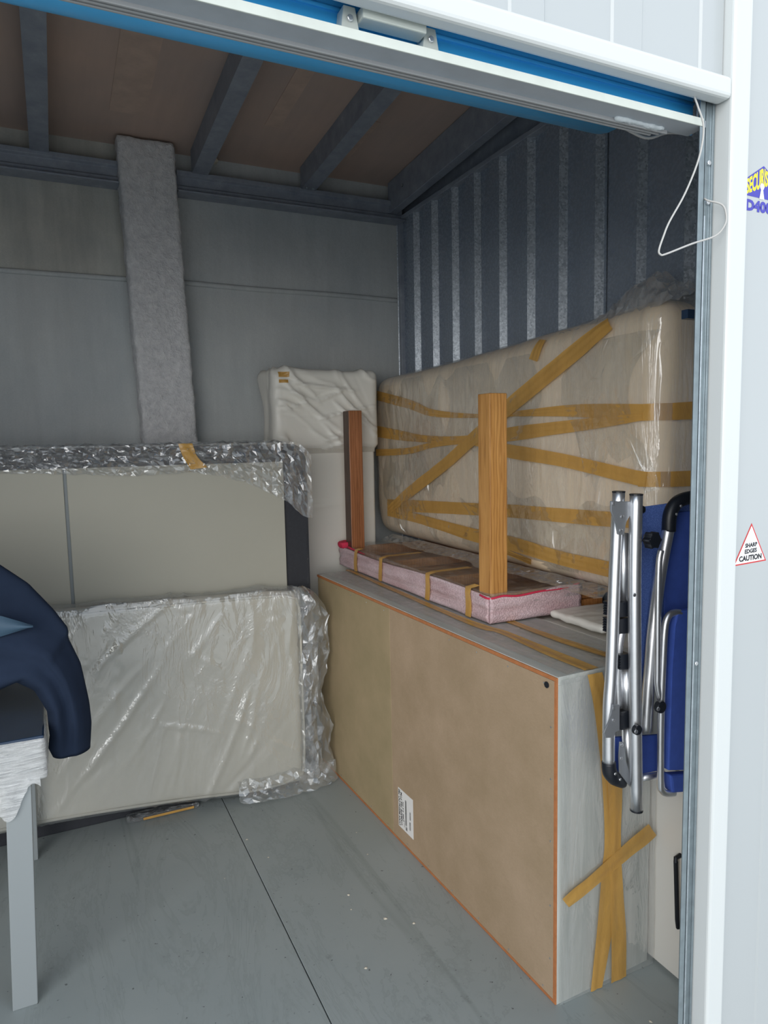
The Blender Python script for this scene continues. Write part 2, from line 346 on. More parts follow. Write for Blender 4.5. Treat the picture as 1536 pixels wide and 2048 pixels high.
def rbox(name, x0, x1, y0, y1, z0, z1, r, step, mat, parent=None, disp=None, post=None, label=None, link=True):
    h = np.array([(x1-x0)/2, (y1-y0)/2, (z1-z0)/2]); c = np.array([(x0+x1)/2, (y0+y1)/2, (z0+z1)/2])
    n = np.maximum(4, np.round(2*h/step).astype(int)); idx = {}; V = []; F = []
    def vid(i, j, k):
        key = (i, j, k)
        if key not in idx: idx[key] = len(V); V.append((i/n[0], j/n[1], k/n[2]))
        return idx[key]
    for ax in range(3):
        a, b = [(1, 2), (2, 0), (0, 1)][ax]
        for side in (0, n[ax]):
            for i in range(n[a]):
                for j in range(n[b]):
                    q = []
                    for di, dj in ((0, 0), (1, 0), (1, 1), (0, 1)):
                        t = [0, 0, 0]; t[ax] = side; t[a] = i+di; t[b] = j+dj; q.append(vid(*t))
                    F.append(q if side else q[::-1])
    U = np.array(V); P = (U*2-1)*h
    rr = np.minimum(r, h*0.999); inner = np.clip(P, -(h-rr), h-rr); d = P-inner; L = np.linalg.norm(d, axis=1); L[L == 0] = 1
    N = d/L[:, None]; edge = (d != 0).sum(1)
    # flat faces: full push; rounded edges: on the arc
    P = inner+N*np.where(edge[:, None] > 0, r, 0) if np.isscalar(r) else P
    P = P+c
    if disp is not None: P = P+N*disp(P, N)[:, None]
    if post is not None: P = post(P)
    if not link: return P, F
    return mesh(name, P, F, mat, parent, True, label)
def grid(name, fn, nu, nv, mat, parent=None, label=None, facet=None):
    u, v = np.meshgrid(np.linspace(0, 1, nu), np.linspace(0, 1, nv)); u = u.ravel(); v = v.ravel()
    if facet:   # creased into flat facets like crumpled film
        rs = np.random.RandomState(nu*7+nv); ed = (u > 0) & (u < 1); u = u+ed*(rs.rand(len(u))-0.5)*0.75/(nu-1); ed = (v > 0) & (v < 1); v = v+ed*(rs.rand(len(v))-0.5)*0.75/(nv-1)
    P = fn(u, v)
    if facet: P = P+(rs.rand(*P.shape)-0.5)*2*np.array(facet)
    F = []
    for j in range(nv-1):
        for i in range(nu-1):
            a = j*nu+i
            if not facet: F.append((a, a+1, a+nu+1, a+nu))
            elif (i*7+j*13+i*j) % 2: F += [(a, a+1, a+nu+1), (a, a+nu+1, a+nu)]
            else: F += [(a, a+1, a+nu), (a+1, a+nu+1, a+nu)]
    return mesh(name, P, F, mat, parent, not facet, label)
def world_tris(obs):
    V = []; F = []
    for o in obs:
        b = len(V); w = WLOC[o.name]
        V += [tuple(v.co+w) for v in o.data.vertices]; F += [[b+i for i in p.vertices] for p in o.data.polygons]
    return BVHTree.FromPolygons(V, F)
def drape(name, bvh, rows, d, to3, mat, parent, off=0.003, across=5, along=7, wr=0.0012, seed=0):
    """tape laid over a surface: rows of two edge points, pressed along d onto the surface"""
    d = Vector(d); A = [Vector((r[0], r[1], 0)) for r in rows]; B = [Vector((r[2], r[3], 0)) for r in rows]
    A = smooth_path(A, along); B = smooth_path(B, along); V = []; F = []; rg = random.Random(seed); n = len(A); last = None
    ph = rg.uniform(0, 6)
    for i in range(n):
        for k in range(across+1):
            q = A[i].lerp(B[i], k/across); p = to3(q.x, q.y); hit = bvh.ray_cast(p-d*0.25, d, 0.6)
            dd = hit[3]-0.25 if hit[0] is not None and abs(hit[3]-0.25) < 0.09 else (last if last is not None else 0)
            last = dd
            V.append(p+d*(dd-off-wr*math.sin(k*1.9+ph+0.31*i*math.sin(ph))))
    for i in range(n-1):
        for k in range(across):
            a = i*(across+1)+k; F.append((a, a+1, a+across+2, a+across+1))
    return mesh(name, V, F, mat, parent, True)
def text_mesh(s, bold=0.0):
    cu = bpy.data.curves.new('t', 'FONT'); cu.body = s; cu.size = 1; cu.offset = bold; cu.resolution_u = 3
    o = bpy.data.objects.new('t', cu); COL.objects.link(o); dg = bpy.context.evaluated_depsgraph_get(); dg.update()
    me = bpy.data.meshes.new_from_object(o.evaluated_get(dg)); V = np.array([v.co[:] for v in me.vertices]); F = [list(p.vertices) for p in me.polygons]
    bpy.data.objects.remove(o); bpy.data.curves.remove(cu)
    V = V-V.min(0); return V/np.array([V[:, 0].max(), V[:, 1].max(), 1.0]), F

# ================================================================== THE SETTING
# floor: two painted slabs with a joint at x = 0.563
floor = tag(box('floor', -2.05, 1.85, 0.92, 3.55, -0.12, -0.012, 'joint'), kind='structure')
box('floor_slab', -2.04, 0.5615, 0.925, 3.545, -0.0115, 0.0, 'floor', floor, 0.0015)
box('floor_slab', 0.5645, 1.84, 0.925, 3.545, -0.0115, 0.0, 'floor', floor, 0.0015)
tag(box('ground', -9, 9, -9, 0.915, -0.12, -0.004, 'ground'), kind='structure')
# back wall
wb = tag(box('wall_back', -2.1, 1.85, 3.53, 3.62, 0, 3.2, 'joint'), kind='structure')
box('concrete_panel', -2.0, 0.45, 3.5, 3.529, 0, 2.268, 'concrete', wb, 0.004)
box('concrete_panel', 0.56, 1.80, 3.5, 3.529, 0, 2.272, 'concrete', wb, 0.004)
box('concrete_panel', -2.0, 0.45, 3.505, 3.529, 2.28, 3.1, 'concrete2', wb, 0.004)
box('concrete_panel', 0.56, 1.80, 3.505, 3.529, 2.286, 3.1, 'concrete', wb, 0.004)
tube('sealant_bead', [(-1.9, 3.503, 2.275), (-0.8, 3.5, 2.271), (-0.15, 3.5, 2.274), (0.4, 3.5, 2.277)], 0.012, 'concrete', wb, 8)
tube('sealant_bead', [(0.62, 3.5, 2.281), (1.0, 3.5, 2.276), (1.4, 3.5, 2.279), (1.795, 3.5, 2.273)], 0.013, 'concrete', wb, 8)
# sprayed pillar
def pil(P, N):
    return 0.012*(ridged(P*16, 3)-0.5)+0.006*(vnoise(P*60, 5)-0.5)
def pilp(P):
    P = P.copy(); P[:, 0] += -0.045*(P[:, 2]-1.5)/1.35; return P
tag(rbox('pillar', 0.385, 0.632, 3.37, 3.50, 0.0, 2.872, 0.015, 0.018, 'plaster', None, pil, pilp), kind='structure')
# right wall of trapezoidal steel sheet
def corrugated(name, X, sgn, y0, y1, z0, z1, parent=None):
    prof = []; k = -4
    while True:
        yv = 1.546+0.1925*k; k += 1
        if yv > y1: break
        for dy, dx in ((0, 0), (0.017, -0.028), (0.092, -0.028), (0.109, 0)):
            y = yv+dy
            if y0 <= y <= y1: prof.append((y, X+sgn*dx))
    prof = [(y0, X)]+prof+[(y1, X)]
    V = []; F = []
    for (y, x) in prof: V += [(x, y, z0), (x, y, z1), (x+sgn*0.004, y, z0), (x+sgn*0.004, y, z1)]
    for i in range(len(prof)-1):
        a = i*4; F += [(a, a+4, a+5, a+1), (a+2, a+3, a+7, a+6)]
    o = mesh(name, V, F, 'steel_wall', parent); o.data.materials.append(M['zinc_sheen'])
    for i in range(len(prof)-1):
        if abs(prof[i][1]-prof[i+1][1]) > 1e-4: o.data.polygons[2*i].material_index = 1  # sloping faces take the material with doorway sheen in its colour
    return o
wr = tag(box('wall_right', 1.806, 1.90, 0.93, 3.6, 0, 3.2, 'beam'), kind='structure')
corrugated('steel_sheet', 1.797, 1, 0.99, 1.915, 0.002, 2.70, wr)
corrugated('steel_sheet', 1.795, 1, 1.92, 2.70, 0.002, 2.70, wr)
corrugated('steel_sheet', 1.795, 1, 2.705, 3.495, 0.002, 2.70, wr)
box('top_angle', 1.762, 1.803, 0.99, 3.49, 2.682, 2.704, 'beam', wr, 0.003)
box('corner_angle', 1.772, 1.80, 3.46, 3.498, 0.0, 2.68, 'beam', wr, 0.003)
wlft = tag(box('wall_left', -2.11, -2.006, 0.93, 3.6, 0, 3.2, 'beam'), kind='structure')
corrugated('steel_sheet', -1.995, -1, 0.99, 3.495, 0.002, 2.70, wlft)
# ceiling
SL = 0.055
def cz(y): return 2.872+SL*(3.5-y)
def sloped(name, x0, x1, y0, y1, dz0, dz1, mat, parent, bev=0.0, label=None):
    return hexa(name, [(x0, y0, cz(y0)+dz0), (x1, y0, cz(y0)+dz0), (x1, y1, cz(y1)+dz0), (x0, y1, cz(y1)+dz0),
                       (x0, y0, cz(y0)+dz1), (x1, y0, cz(y0)+dz1), (x1, y1, cz(y1)+dz1), (x0, y1, cz(y1)+dz1)], mat, parent, bev, label)
ceil = tag(sloped('ceiling', -2.1, 1.9, 0.93, 3.6, 0.03, 0.08, 'beam', None), kind='structure')
PX = [-1.87, -1.235, -0.605, 0.030, 0.708, 1.245]
edges = [-2.0]+PX[1:]+[1.80]
for i in range(len(edges)-1):
    sloped('ceiling_board', edges[i]+0.004, edges[i+1]-0.004, 0.98, 3.525, 0.002, 0.028, 'board', ceil, 0.002)
for x in PX[1:]:
    # C purlin: web with lips
    w = 0.037
    prof = [(x-w, 0.0), (x-w, -0.107), (x+w, -0.107), (x+w, -0.088), (x+w-0.003, -0.088), (x+w-0.003, -0.104), (x-w+0.004, -0.104), (x-w+0.004, -0.003), (x+w, -0.003), (x+w, 0.0)]
    V = [(px_, 0.99, cz(0.99)+dz) for px_, dz in prof]+[(px_, 3.44, cz(3.44)+dz) for px_, dz in prof]; n = len(prof)
    F = [tuple(range(n-1, -1, -1)), tuple(range(n, 2*n))]+[(i, (i+1) % n, n+(i+1) % n, n+i) for i in range(n)]
    mesh('purlin', V, F, 'beam', ceil)
for dx in (-0.02, 0.015):
    cyl('bolt', (1.245+dx, 3.40, cz(3.4)-0.108), (0, 0, -1), 0.008, 0.008, 'galv', ceil, 8)
sloped('side_rafter', 1.705, 1.752, 0.99, 3.46, -0.16, -0.001, 'beam', ceil, 0.003)
box('bolt', 1.700, 1.706, 3.28, 3.292, 2.80, 2.812, 'galv', ceil, 0.001)
for (x0, x1, y0, y1) in ((0.30, 0.44, 2.45, 3.2), (0.93, 1.0, 2.5, 3.1), (1.35, 1.40, 2.9, 3.3)):
    sloped('glue_patch', x0, x1, y0, y1, -0.001, 0.004, 'board_patch', ceil)
# eaves beam in two lengths either side of the pillar
for (x0, x1) in ((-2.0, 0.385), (0.60, 1.78)):
    e = tag(prism('eaves_beam', [(3.50, 2.672), (3.43, 2.672), (3.43, 2.705), (3.445, 2.712), (3.445, 2.748), (3.43, 2.755), (3.43, 2.776), (3.50, 2.776)], 'x', x0, x1, 'beam', None, 0.002), kind='structure')
    box('lower_flange', x0, x1, 3.405, 3.43, 2.672, 2.680, 'beam', e, 0.001)
prism('sealant_bead', [(0.77, 2.868), (0.80, 2.866), (0.806, 2.853), (0.79, 2.849), (0.772, 2.855)], 'y', 3.46, 3.50, 'crumb', wb, 0.003)

# front wall: ribbed white sheet, post, header
def ribbed(name, x0, x1, z0, z1, parent, off):
    pr = [(x0, 0.93)]; k = -30
    while True:
        a = off+0.2045*k; k += 1
        if a > x1: break
        for dx, dy in ((0, 0.93), (0.004, 0.9265), (0.066, 0.9265), (0.070, 0.93)):
            if x0 < a+dx < x1: pr.append((a+dx, dy))
    pr.append((x1, 0.93))
    V = []; F = []
    for (x, y) in pr: V += [(x, y, z0), (x, y, z1), (x, 0.975, z0), (x, 0.975, z1)]
    m_ = len(pr)
    for i in range(m_-1):
        a = i*4; F += [(a, a+4, a+5, a+1), (a+2, a+3, a+7, a+6), (a, a+2, a+6, a+4), (a+1, a+5, a+7, a+3)]
    F += [(0, 1, 3, 2), ((m_-1)*4, (m_-1)*4+2, (m_-1)*4+3, (m_-1)*4+1)]
    return mesh(name, V, F, 'white', parent)
wf = tag(ribbed('wall_front', 1.191, 2.9, 0.0, 3.3, None, 1.318), kind='structure')
ribbed('upper_panel', -1.75, 1.139, 2.137, 3.3, wf, 0.668)
ribbed('left_panel', -3.2, -1.80, 0.0, 3.3, wf, 0.668)
box('door_post', 1.141, 1.190, 0.908, 0.972, 0.0, 3.3, 'white_trim', wf, 0.006, 3)
box('door_post', -1.80, -1.751, 0.908, 0.972, 0.0, 3.3, 'white_trim', wf, 0.006, 3)
box('door_header', -1.75, 1.1405, 0.908, 0.941, 2.100, 2.138, 'white_trim', wf, 0.008, 3)
# guide rail: U channel with a bright lip
guide = prism('guide_rail', [(1.1385, 0.942), (1.1385, 0.960), (1.123, 0.960), (1.1005, 0.945), (1.0995, 0.942), (1.113, 0.942), (1.1135, 0.950), (1.120, 0.950), (1.1205, 0.946), (1.132, 0.946), (1.133, 0.942)], 'z', 0.0, 2.18, 'galv_dull', wf, 0.0006)
box('guide_lip', 1.114, 1.1185, 0.9405, 0.9425, 0.0, 1.905, 'galv', wf, 0.0015)
for z in (2.0, 1.93, 1.05): cyl('rivet', (1.127, 0.946, z), (0, -1, 0), 0.0045, 0.004, 'alum', wf, 8)
# wall hook (hidden by the post) that carries the folded chair
tube('chair_hook', [(1.459, 0.974, 1.36), (1.459, 1.12, 1.328), (1.459, 1.20, 1.3235), (1.459, 1.233, 1.3235), (1.459, 1.2385, 1.330)], 0.004, 'black', wf, 8)

# roller door
d1 = tag(box('door_1', -1.745, 1.130, 0.985, 0.990, 2.066, 2.36, 'blue_curtain'), kind='structure')
for z in (2.10, 2.145, 2.19, 2.235):
    tube('curtain_rib', [(-1.745, 0.984, z+0.02), (1.129, 0.984, z+0.02)], 0.0035, 'blue_curtain', d1, 8, True, 1)
bar = prism('bottom_rail', [(0.943, 2.060), (0.984, 2.060), (0.984, 2.066), (0.950, 2.067), (0.949, 2.072), (0.943, 2.072)], 'x', -1.74, 1.116, 'grey_plastic', d1, 0.0008)
box('rail_face', -1.74, 1.108, 0.9405, 0.9435, 2.0595, 2.0735, 'pale_rail', bar, 0.0008)
for k in range(3):
    y = 0.980+k*0.008
    box('rubber_seal', -1.738, 1.06-0.012*k, y, y+0.0045, 2.054, 2.066, 'rubber_grey', bar, 0.0012)
def caulk(P, N): return 0.004*(ridged(P*70, 9)-0.3)
rbox('caulk_smear', 0.93, 1.045, 0.972, 0.982, 2.056, 2.062, 0.003, 0.003, 'caulk', bar, caulk)
tube('door_drum', [(-1.74, 1.185, 2.287), (1.128, 1.185, 2.287)], 0.133, 'blue_curtain', d1, 40, True, 1)
# slide bolt on the curtain
sb = box('slide_bolt', 0.432, 0.535, 0.945, 0.972, 2.095, 2.112, 'pale_rail', d1, 0.002)
for x in (0.405, 0.536):
    prism('bolt_lug', [(x, 2.082), (x+0.028, 2.082), (x+0.022, 2.114), (x+0.004, 2.114)], 'y', 0.960, 0.984, 'pale_rail', sb, 0.001)
    cyl('screw', (x+0.013, 0.960, 2.097), (0, -1, 0), 0.0045, 0.004, 'alum', sb, 8)

# ================================================================== STICKERS
def place(V, F, name, to, mat, parent, thick=0.0004):
    P = np.array([to(v[0], v[1]) for v in V]); return mesh(name, P, F, mat, parent)
st = thing('brand_sticker', 'yellow and blue SECURIS D400 lock sticker on the white outer wall', 'sticker', (1.245, 0.926, 1.915))
YS = 0.9297
def roof(x): return 1.979+0.60*(min(x, 1.259)-1.211)-0.60*(max(x, 1.259)-1.259)
def foot(x): return 1.950-0.02*(x-1.211)
fld = [(1.211, 1.9495), (1.307, 1.9475), (1.307, roof(1.307)+0.001), (1.259, roof(1.259)+0.001), (1.211, roof(1.211)+0.001)]
mesh('blue_field', [(x, YS, z) for x, z in fld], [(0, 1, 2, 3, 4)], 'ink_blue', st)
TV, TF = text_mesh('SECURIS', 0.035)
def sec(u, v):
    x = 1.2118+u*0.0600; top = roof(x)-0.0015; bot = 1.951+0.36*(x-1.211); return (x, YS-0.0003, bot+(top-bot)*v)
place(TV, TF, 'yellow_lettering', sec, 'ink_yellow', st)
kv = [(1.2555+0.0058*math.cos(a*math.pi/9), 1.9700+0.0064*math.sin(a*math.pi/9)) for a in range(-3, 13)]
mesh('keyhole', [(x, YS-0.0005, z) for x, z in kv]+[(1.2485, YS-0.0005, 1.9470), (1.2625, YS-0.0005, 1.9470)], [list(range(len(kv)+2))], 'ink_white', st)
TV, TF = text_mesh('D400', 0.058)
place(TV, TF, 'number_print', lambda u, v: (1.2115+u*0.074, YS-0.0002, 1.922+0.0215*v), 'ink_blue', st)
st2 = thing('caution_sticker', 'triangular red bordered SHARP EDGES CAUTION sticker on the white outer wall', 'sticker', (1.255, 0.926, 1.24))
A = [(1.2075, 1.2395), (1.3055, 1.2425), (1.2580, 1.323)]; cx = sum(p[0] for p in A)/3; czz = sum(p[1] for p in A)/3
mesh('red_border', [(x, YS, z) for x, z in A], [(0, 1, 2)], 'ink_red', st2)
mesh('white_field', [(cx+(x-cx)*0.90, YS-0.0003, czz+(z-czz)*0.90) for x, z in A], [(0, 1, 2)], 'ink_white', st2)
for s, x0, x1, z0, h in (('SHARP', 1.2405, 1.276, 1.2735, 0.009), ('EDGES', 1.2395, 1.2755, 1.2615, 0.009), ('CAUTION', 1.2235, 1.2905, 1.2465, 0.0115)):
    TV, TF = text_mesh(s, 0.045); place(TV, TF, 'caution_lettering', lambda u, v: (x0+u*(x1-x0), YS-0.0006, z0+h*v+0.0015*u), 'ink', st2)

# ================================================================== CABINET (turned, back panel to the camera)
cab = thing('cabinet', 'long limed grey cabinet with its brown hardboard back turned outwards', 'cabinet', (1.12, 1.351, 0))
CA = Vector((1.12, 1.351, 0)); cd = Vector((-0.0276, 0.99962, 0)); cn = Vector((cd.y, -cd.x, 0))   # along, and into the cabinet (+x)
def cp(s, t, z): p = CA+cd*s+cn*t; return (p.x, p.y, z)
def cbox(name, s0, s1, t0, t1, z0, z1, mat, parent=cab, bev=0.001, label=None):
    return hexa(name, [cp(s0, t0, z0), cp(s0, t1, z0), cp(s1, t1, z0), cp(s1, t0, z0), cp(s0, t0, z1), cp(s0, t1, z1), cp(s1, t1, z1), cp(s1, t0, z1)], mat, parent, bev, label)
CL, CW, CH = 1.640, 0.335, 0.898
cbox('end_panel', 0, 0.022, 0, CW, 0.0, CH-0.022, 'lime_z')
cbox('end_panel', CL-0.022, CL, 0, CW, 0.0, CH-0.022, 'lime_z')
cbox('top_panel', 0, CL, 0, CW, CH-0.022, CH, 'lime_y')
cbox('bottom_panel', 0.022, CL-0.022, 0, CW, 0.0, 0.022, 'lime_y')
cbox('front_door', 0.022, CL/2-0.002, CW-0.02, CW-0.001, 0.022, CH-0.022, 'lime_z')
cbox('front_door', CL/2+0.002, CL-0.022, CW-0.02, CW-0.001, 0.022, CH-0.022, 'lime_z')
cbox('back_panel', 0.010, 0.918, -0.0035, 0.0, 0.010, CH-0.013, 'mdf')
cbox('back_panel', 0.920, CL-0.008, -0.0032, 0.0, 0.010, CH-0.013, 'mdf2', label='slightly greener left-hand hardboard sheet')
cbox('orange_edging', 0.0, CL, -0.004, 0.0005, CH-0.012, CH-0.002, 'orange_edge', bev=0.0005)
cbox('orange_edging', 0.0, CL, -0.004, 0.0005, 0.001, 0.010, 'orange_edge', bev=0.0005)
cbox('orange_edging', 0.0, 0.010, -0.004, 0.0005, 0.010, CH-0.012, 'orange_edge', bev=0.0005)
for k in range(11):
    for z in (0.022, CH-0.028):
        p = cp(0.05+k*0.152, -0.0035, z); cyl('nail', p, -cn, 0.0026, 0.0012, 'alum', cab, 6)
for z in (0.12, 0.27, 0.45, 0.62, 0.76): cyl('nail', cp(0.022, -0.0035, z), -cn, 0.0026, 0.0012, 'alum', cab, 6)
cyl('screw_cap', cp(0.038, -0.0035, CH-0.030), -cn, 0.0085, 0.003, 'black', cab, 14, 'round black screw cover')
# paper label, printed sideways
s0, s1, z0, z1 = 0.762, 0.874, 0.063, 0.214
lb = cbox('paper_label', s0, s1, -0.0042, -0.0036, z0, z1, 'label', bev=0)
def lab(u0, u1, v0, v1):
    # u from left edge (far) to right edge (near), v from bottom to top
    def f(a, b):  # a along text (bottom to top), b across (towards left)
        s = s1-(s1-s0)*(u1-(u1-u0)*b); z = z0+(z1-z0)*(v0+(v1-v0)*a); return cp(s, -0.0046, z)
    return f
for s, u0, u1, v0, v1 in (('CODI BESFALOO 780', 0.03, 0.14, 0.03, 0.97), ('CAMAFE 766 FTM', 0.17, 0.27, 0.08, 0.93), ('CMB. 2.4 TN', 0.30, 0.37, 0.22, 0.72)):
    TV, TF = text_mesh(s, 0.03); place(TV, TF, 'label_lettering', lab(u0, u1, v0, v1), 'ink', lb)
rg = random.Random(4); V = []; F = []
for (u0, u1, v0, v1) in ((0.48, 0.57, 0.18, 0.84), (0.78, 0.84, 0.42, 0.62), (0.40, 0.43, 0.10, 0.28), (0.76, 0.83, 0.16, 0.36), (0.5, 0.6, 0.06, 0.15)):
    f = lab(u0, u1, v0, v1); a = 0
    while a < 0.98:
        w = rg.uniform(0.012, 0.035)*0.66/(v1-v0); b_ = len(V); V += [f(a, 0), f(min(a+w, 1), 0), f(min(a+w, 1), 1), f(a, 1)]; F.append((b_, b_+1, b_+2, b_+3)); a += w+rg.uniform(0.008, 0.02)*0.66/(v1-v0)
mesh('label_barcode', V, F, 'ink', lb)
# clear wrap and brown tape
def endwrap(u, v):
    x = 1.125+u*0.332; z = 0.004+v*0.888; P = np.stack([x, z, x*0], 1)
    amp = 0.0005+0.006*np.clip((x-1.28)/0.17, 0, 1)*np.clip((0.62-z)/0.5, 0.1, 1)
    y = 1.346-0.003-amp*ridged(np.stack([x*14+z*5, z*9, x*0], 1), 21)-0.002*np.clip(folds(x, z, 20, 8, (1.15, 1.45), (0, 0.9), 0.1, 0.5, 1.35, 0.3, 0.006, 1.0), 0, 1)
    return np.stack([x, y, z], 1)
ew = grid('clear_wrap', endwrap, 60, 130, 'film_v', cab)
def topwrap(u, v):
    s = 0.004+v*1.60; t = 0.03+u*0.30
    h = CH+0.0015+0.0035*ridged(np.stack([t*22, s*5, s*0], 1), 31)
    P = np.array([cp(a, b, c) for a, b, c in zip(s, t, h)]); return P
tw = grid('clear_wrap', topwrap, 24, 140, 'film', cab)
bE = world_tris([ew]); bT = world_tris([tw])
ET = [[(1.208, 0.893, 1.255, 0.893), (1.231, 0.793, 1.283, 0.776), (1.259, 0.595, 1.308, 0.583), (1.272, 0.423, 1.325, 0.451), (1.263, 0.34, 1.326, 0.379), (1.248, 0.187, 1.305, 0.167), (1.229, 0.003, 1.268, 0.003)],
      [(1.265, 0.677, 1.314, 0.666), (1.277, 0.591, 1.33, 0.564), (1.287, 0.39, 1.326, 0.408), (1.293, 0.244, 1.335, 0.289), (1.298, 0.111, 1.35, 0.152), (1.299, 0.003, 1.355, 0.003)],
      [(1.149, 0.276, 1.126, 0.307), (1.191, 0.288, 1.163, 0.325), (1.242, 0.308, 1.215, 0.342), (1.349, 0.351, 1.318, 0.388), (1.424, 0.377, 1.389, 0.418), (1.455, 0.392, 1.426, 0.433)]]
for k, r in enumerate(ET): drape('packing_tape', bE, r, (0, 1, 0), lambda a, b: Vector((a, 1.343, b)), 'tape', cab, 0.002+0.0016*k, seed=k)
TT = [[(1.214, 3.004, 1.241, 3.0), (1.193, 1.942, 1.223, 1.981), (1.217, 1.748, 1.25, 1.748), (1.204, 1.525, 1.250, 1.525), (1.208, 1.353, 1.255, 1.353)], [(1.314, 1.90, 1.346, 1.90), (1.311, 1.619, 1.348, 1.619), (1.332, 1.358, 1.373, 1.358)]]
for k, r in enumerate(TT): drape('packing_tape', bT, r, (0, 0, -1), lambda a, b: Vector((a, b, 0.90)), 'tape', cab, 0.0015, seed=9+k)

# ================================================================== DRAWER UNIT behind the guide
dr = thing('drawer_unit', 'cream white drawer unit squeezed between the grey cabinet and the door guide', 'drawers', (1.63, 1.9, 0))
box('carcass', 1.482, 1.765, 1.04, 2.90, 0.0, 0.885, 'lacquer', dr, 0.002)
for y0, y1 in ((1.045, 1.965), (1.975, 2.895)):
    for z0, z1 in ((0.012, 0.60), (0.606, 0.87)):
        d = box('drawer_front', 1.466, 1.4815, y0, y1, z0, z1, 'lacquer', dr, 0.002)
        if y0 < 1.5 and z0 < 0.1:
            hp = [(1.468, 1.262, 0.372), (1.448, 1.262, 0.368), (1.446, 1.259, 0.36), (1.446, 1.250, 0.20), (1.448, 1.249, 0.178), (1.468, 1.249, 0.176)]
            tube('handle', hp, 0.0062, 'handle', d, 8, False, 1)

# folded white plastic sheet lying on the cabinet top
def fsheet(P, N): return 0.008*(ridged(P*np.array([5, 14, 40]), 41)-0.3)
tag(rbox('plastic_sheet', 1.475, 1.74, 1.58, 1.825, 0.904, 0.926, 0.010, 0.008, 'wrap_white', None, fsheet),
    'folded cloudy white plastic sheet lying on the cabinets beside the pink-wrapped table', 'plastic sheet')

# ================================================================== TABLE UPSIDE DOWN, in pink foam
tb = thing('wooden_table', 'upside-down oak table in pink foam wrap with its legs pointing up on the cabinet', 'table', (1.5, 2.5, 0.903))
TX0, TX1, TY0, TY1, TZ = 1.256, 1.745, 1.852, 3.150, 0.903
box('tabletop', TX0+0.006, TX1-0.006, TY0+0.006, TY1-0.006, TZ, TZ+0.032, 'oak_flat', tb, 0.003)
for (a, b, c, d) in ((TX0+0.016, TX0+0.036, TY0+0.075, TY1-0.075), (TX1-0.036, TX1-0.016, TY0+0.02, TY1-0.02), (TX0+0.075, TX1-0.02, TY0+0.016, TY0+0.036), (TX0+0.075, TX1-0.02, TY1-0.036, TY1-0.016)):
    box('apron', a, b, c, d, TZ+0.033, TZ+0.086, 'oak_flat', tb, 0.002)
for y in (TY0+0.43, TY0+0.86):
    box('cross_rail', TX0+0.04, TX1-0.04, y, y+0.03, TZ+0.033, TZ+0.072, 'oak_flat', tb, 0.002)
box('leg', 1.264, 1.332, 1.863, 1.931, TZ+0.033, 1.648, 'oak', tb, 0.003)
box('leg', 1.270, 1.338, 3.040, 3.108, TZ+0.033, 1.650, 'walnut', tb, 0.003, label='redder brown leg at the far end')
box('dark_side', 1.2685, 1.2705, 3.042, 3.106, TZ+0.036, 1.648, 'dark_face', tb, 0.0005)  # thin darker brown slab over the far leg's left face
# foam skirt: near end, long side, far end; wavy, layered
def foam_wall(name, p0, p1, nrm, z0, top, th, seed, parent):
    p0 = np.array(p0); p1 = np.array(p1); nrm = np.array(nrm); L = np.linalg.norm(p1-p0); nu = int(L/0.012)+2; nv = 14
    V = []; F = []
    for side in (0, 1):
        for j in range(nv):
            for i in range(nu):
                u = i/(nu-1); w = j/(nv-1); q = p0+(p1-p0)*u
                z = z0+(top(u)-z0)*w; V.append([q[0], q[1], z])
    V = np.array(V); n1 = nu*nv
    ph = 0.0025*np.sin(V[:, 2]*150+V[:, 1]*4+V[:, 0]*5)+0.007*(vnoise(V*np.array([9, 9, 50]), seed)-0.5)+0.004*(ridged(V*np.array([7, 7, 30]), seed+3)-0.4)
    V[:n1, :2] += nrm*(ph[:n1]*1.0+th)[:, None]
    for b in (0, n1):
        for j in range(nv-1):
            for i in range(nu-1):
                a = b+j*nu+i; q = (a, a+1, a+nu+1, a+nu); F.append(q if b == 0 else q[::-1])
    for i in range(nu-1):
        a = (nv-1)*nu+i; F.append((a, a+1, n1+a+1, n1+a)); F.append((i+1, i, n1+i, n1+i+1))
    for j in range(nv-1):
        a = j*nu; F.append((a, a+nu, n1+a+nu, n1+a)); a += nu-1; F.append((a+nu, a, n1+a, n1+a+nu))
    return mesh(name, V, F, 'foam', parent, True)
tA = lambda u: 0.992+0.006*math.sin(u*7)-0.01*max(0, u-0.9)*5
tB = lambda u: 0.985+0.012*u+0.006*math.sin(u*9+1)
foam_wall('foam_wrap', (TX0, TY0), (TX0, TY1), (-1, 0), TZ+0.001, tA, 0.008, 51, tb)
foam_wall('foam_wrap', (TX0-0.006, TY0), (TX1-0.12, TY0), (0, -1), TZ+0.001, tB, 0.010, 57, tb)
tube('foam_edge', [(TX0-0.008, 1.90, 0.990), (TX0-0.006, TY0-0.004, 0.987), (1.30, TY0-0.010, 0.992), (1.36, TY0-0.008, 0.985), (1.45, TY0-0.008, 0.99), (1.55, TY0-0.008, 0.99), (1.622, TY0-0.004, 0.999)], 0.0035, 'red_edge', tb, 8)
def redm(P, N): return 0.012*(ridged(P*30, 61)-0.4)
rbox('foam_edge', 1.236, 1.302, 3.085, 3.15, 0.990, 1.018, 0.012, 0.006, 'red_edge', tb, redm, label='crumpled crimson foam corner')
tube('foam_edge', [(1.256, 3.05, 1.0), (1.254, 2.95, 0.996), (1.252, 2.85, 0.994)], [0.006, 0.003, 0.001], 'red_edge', tb, 8)
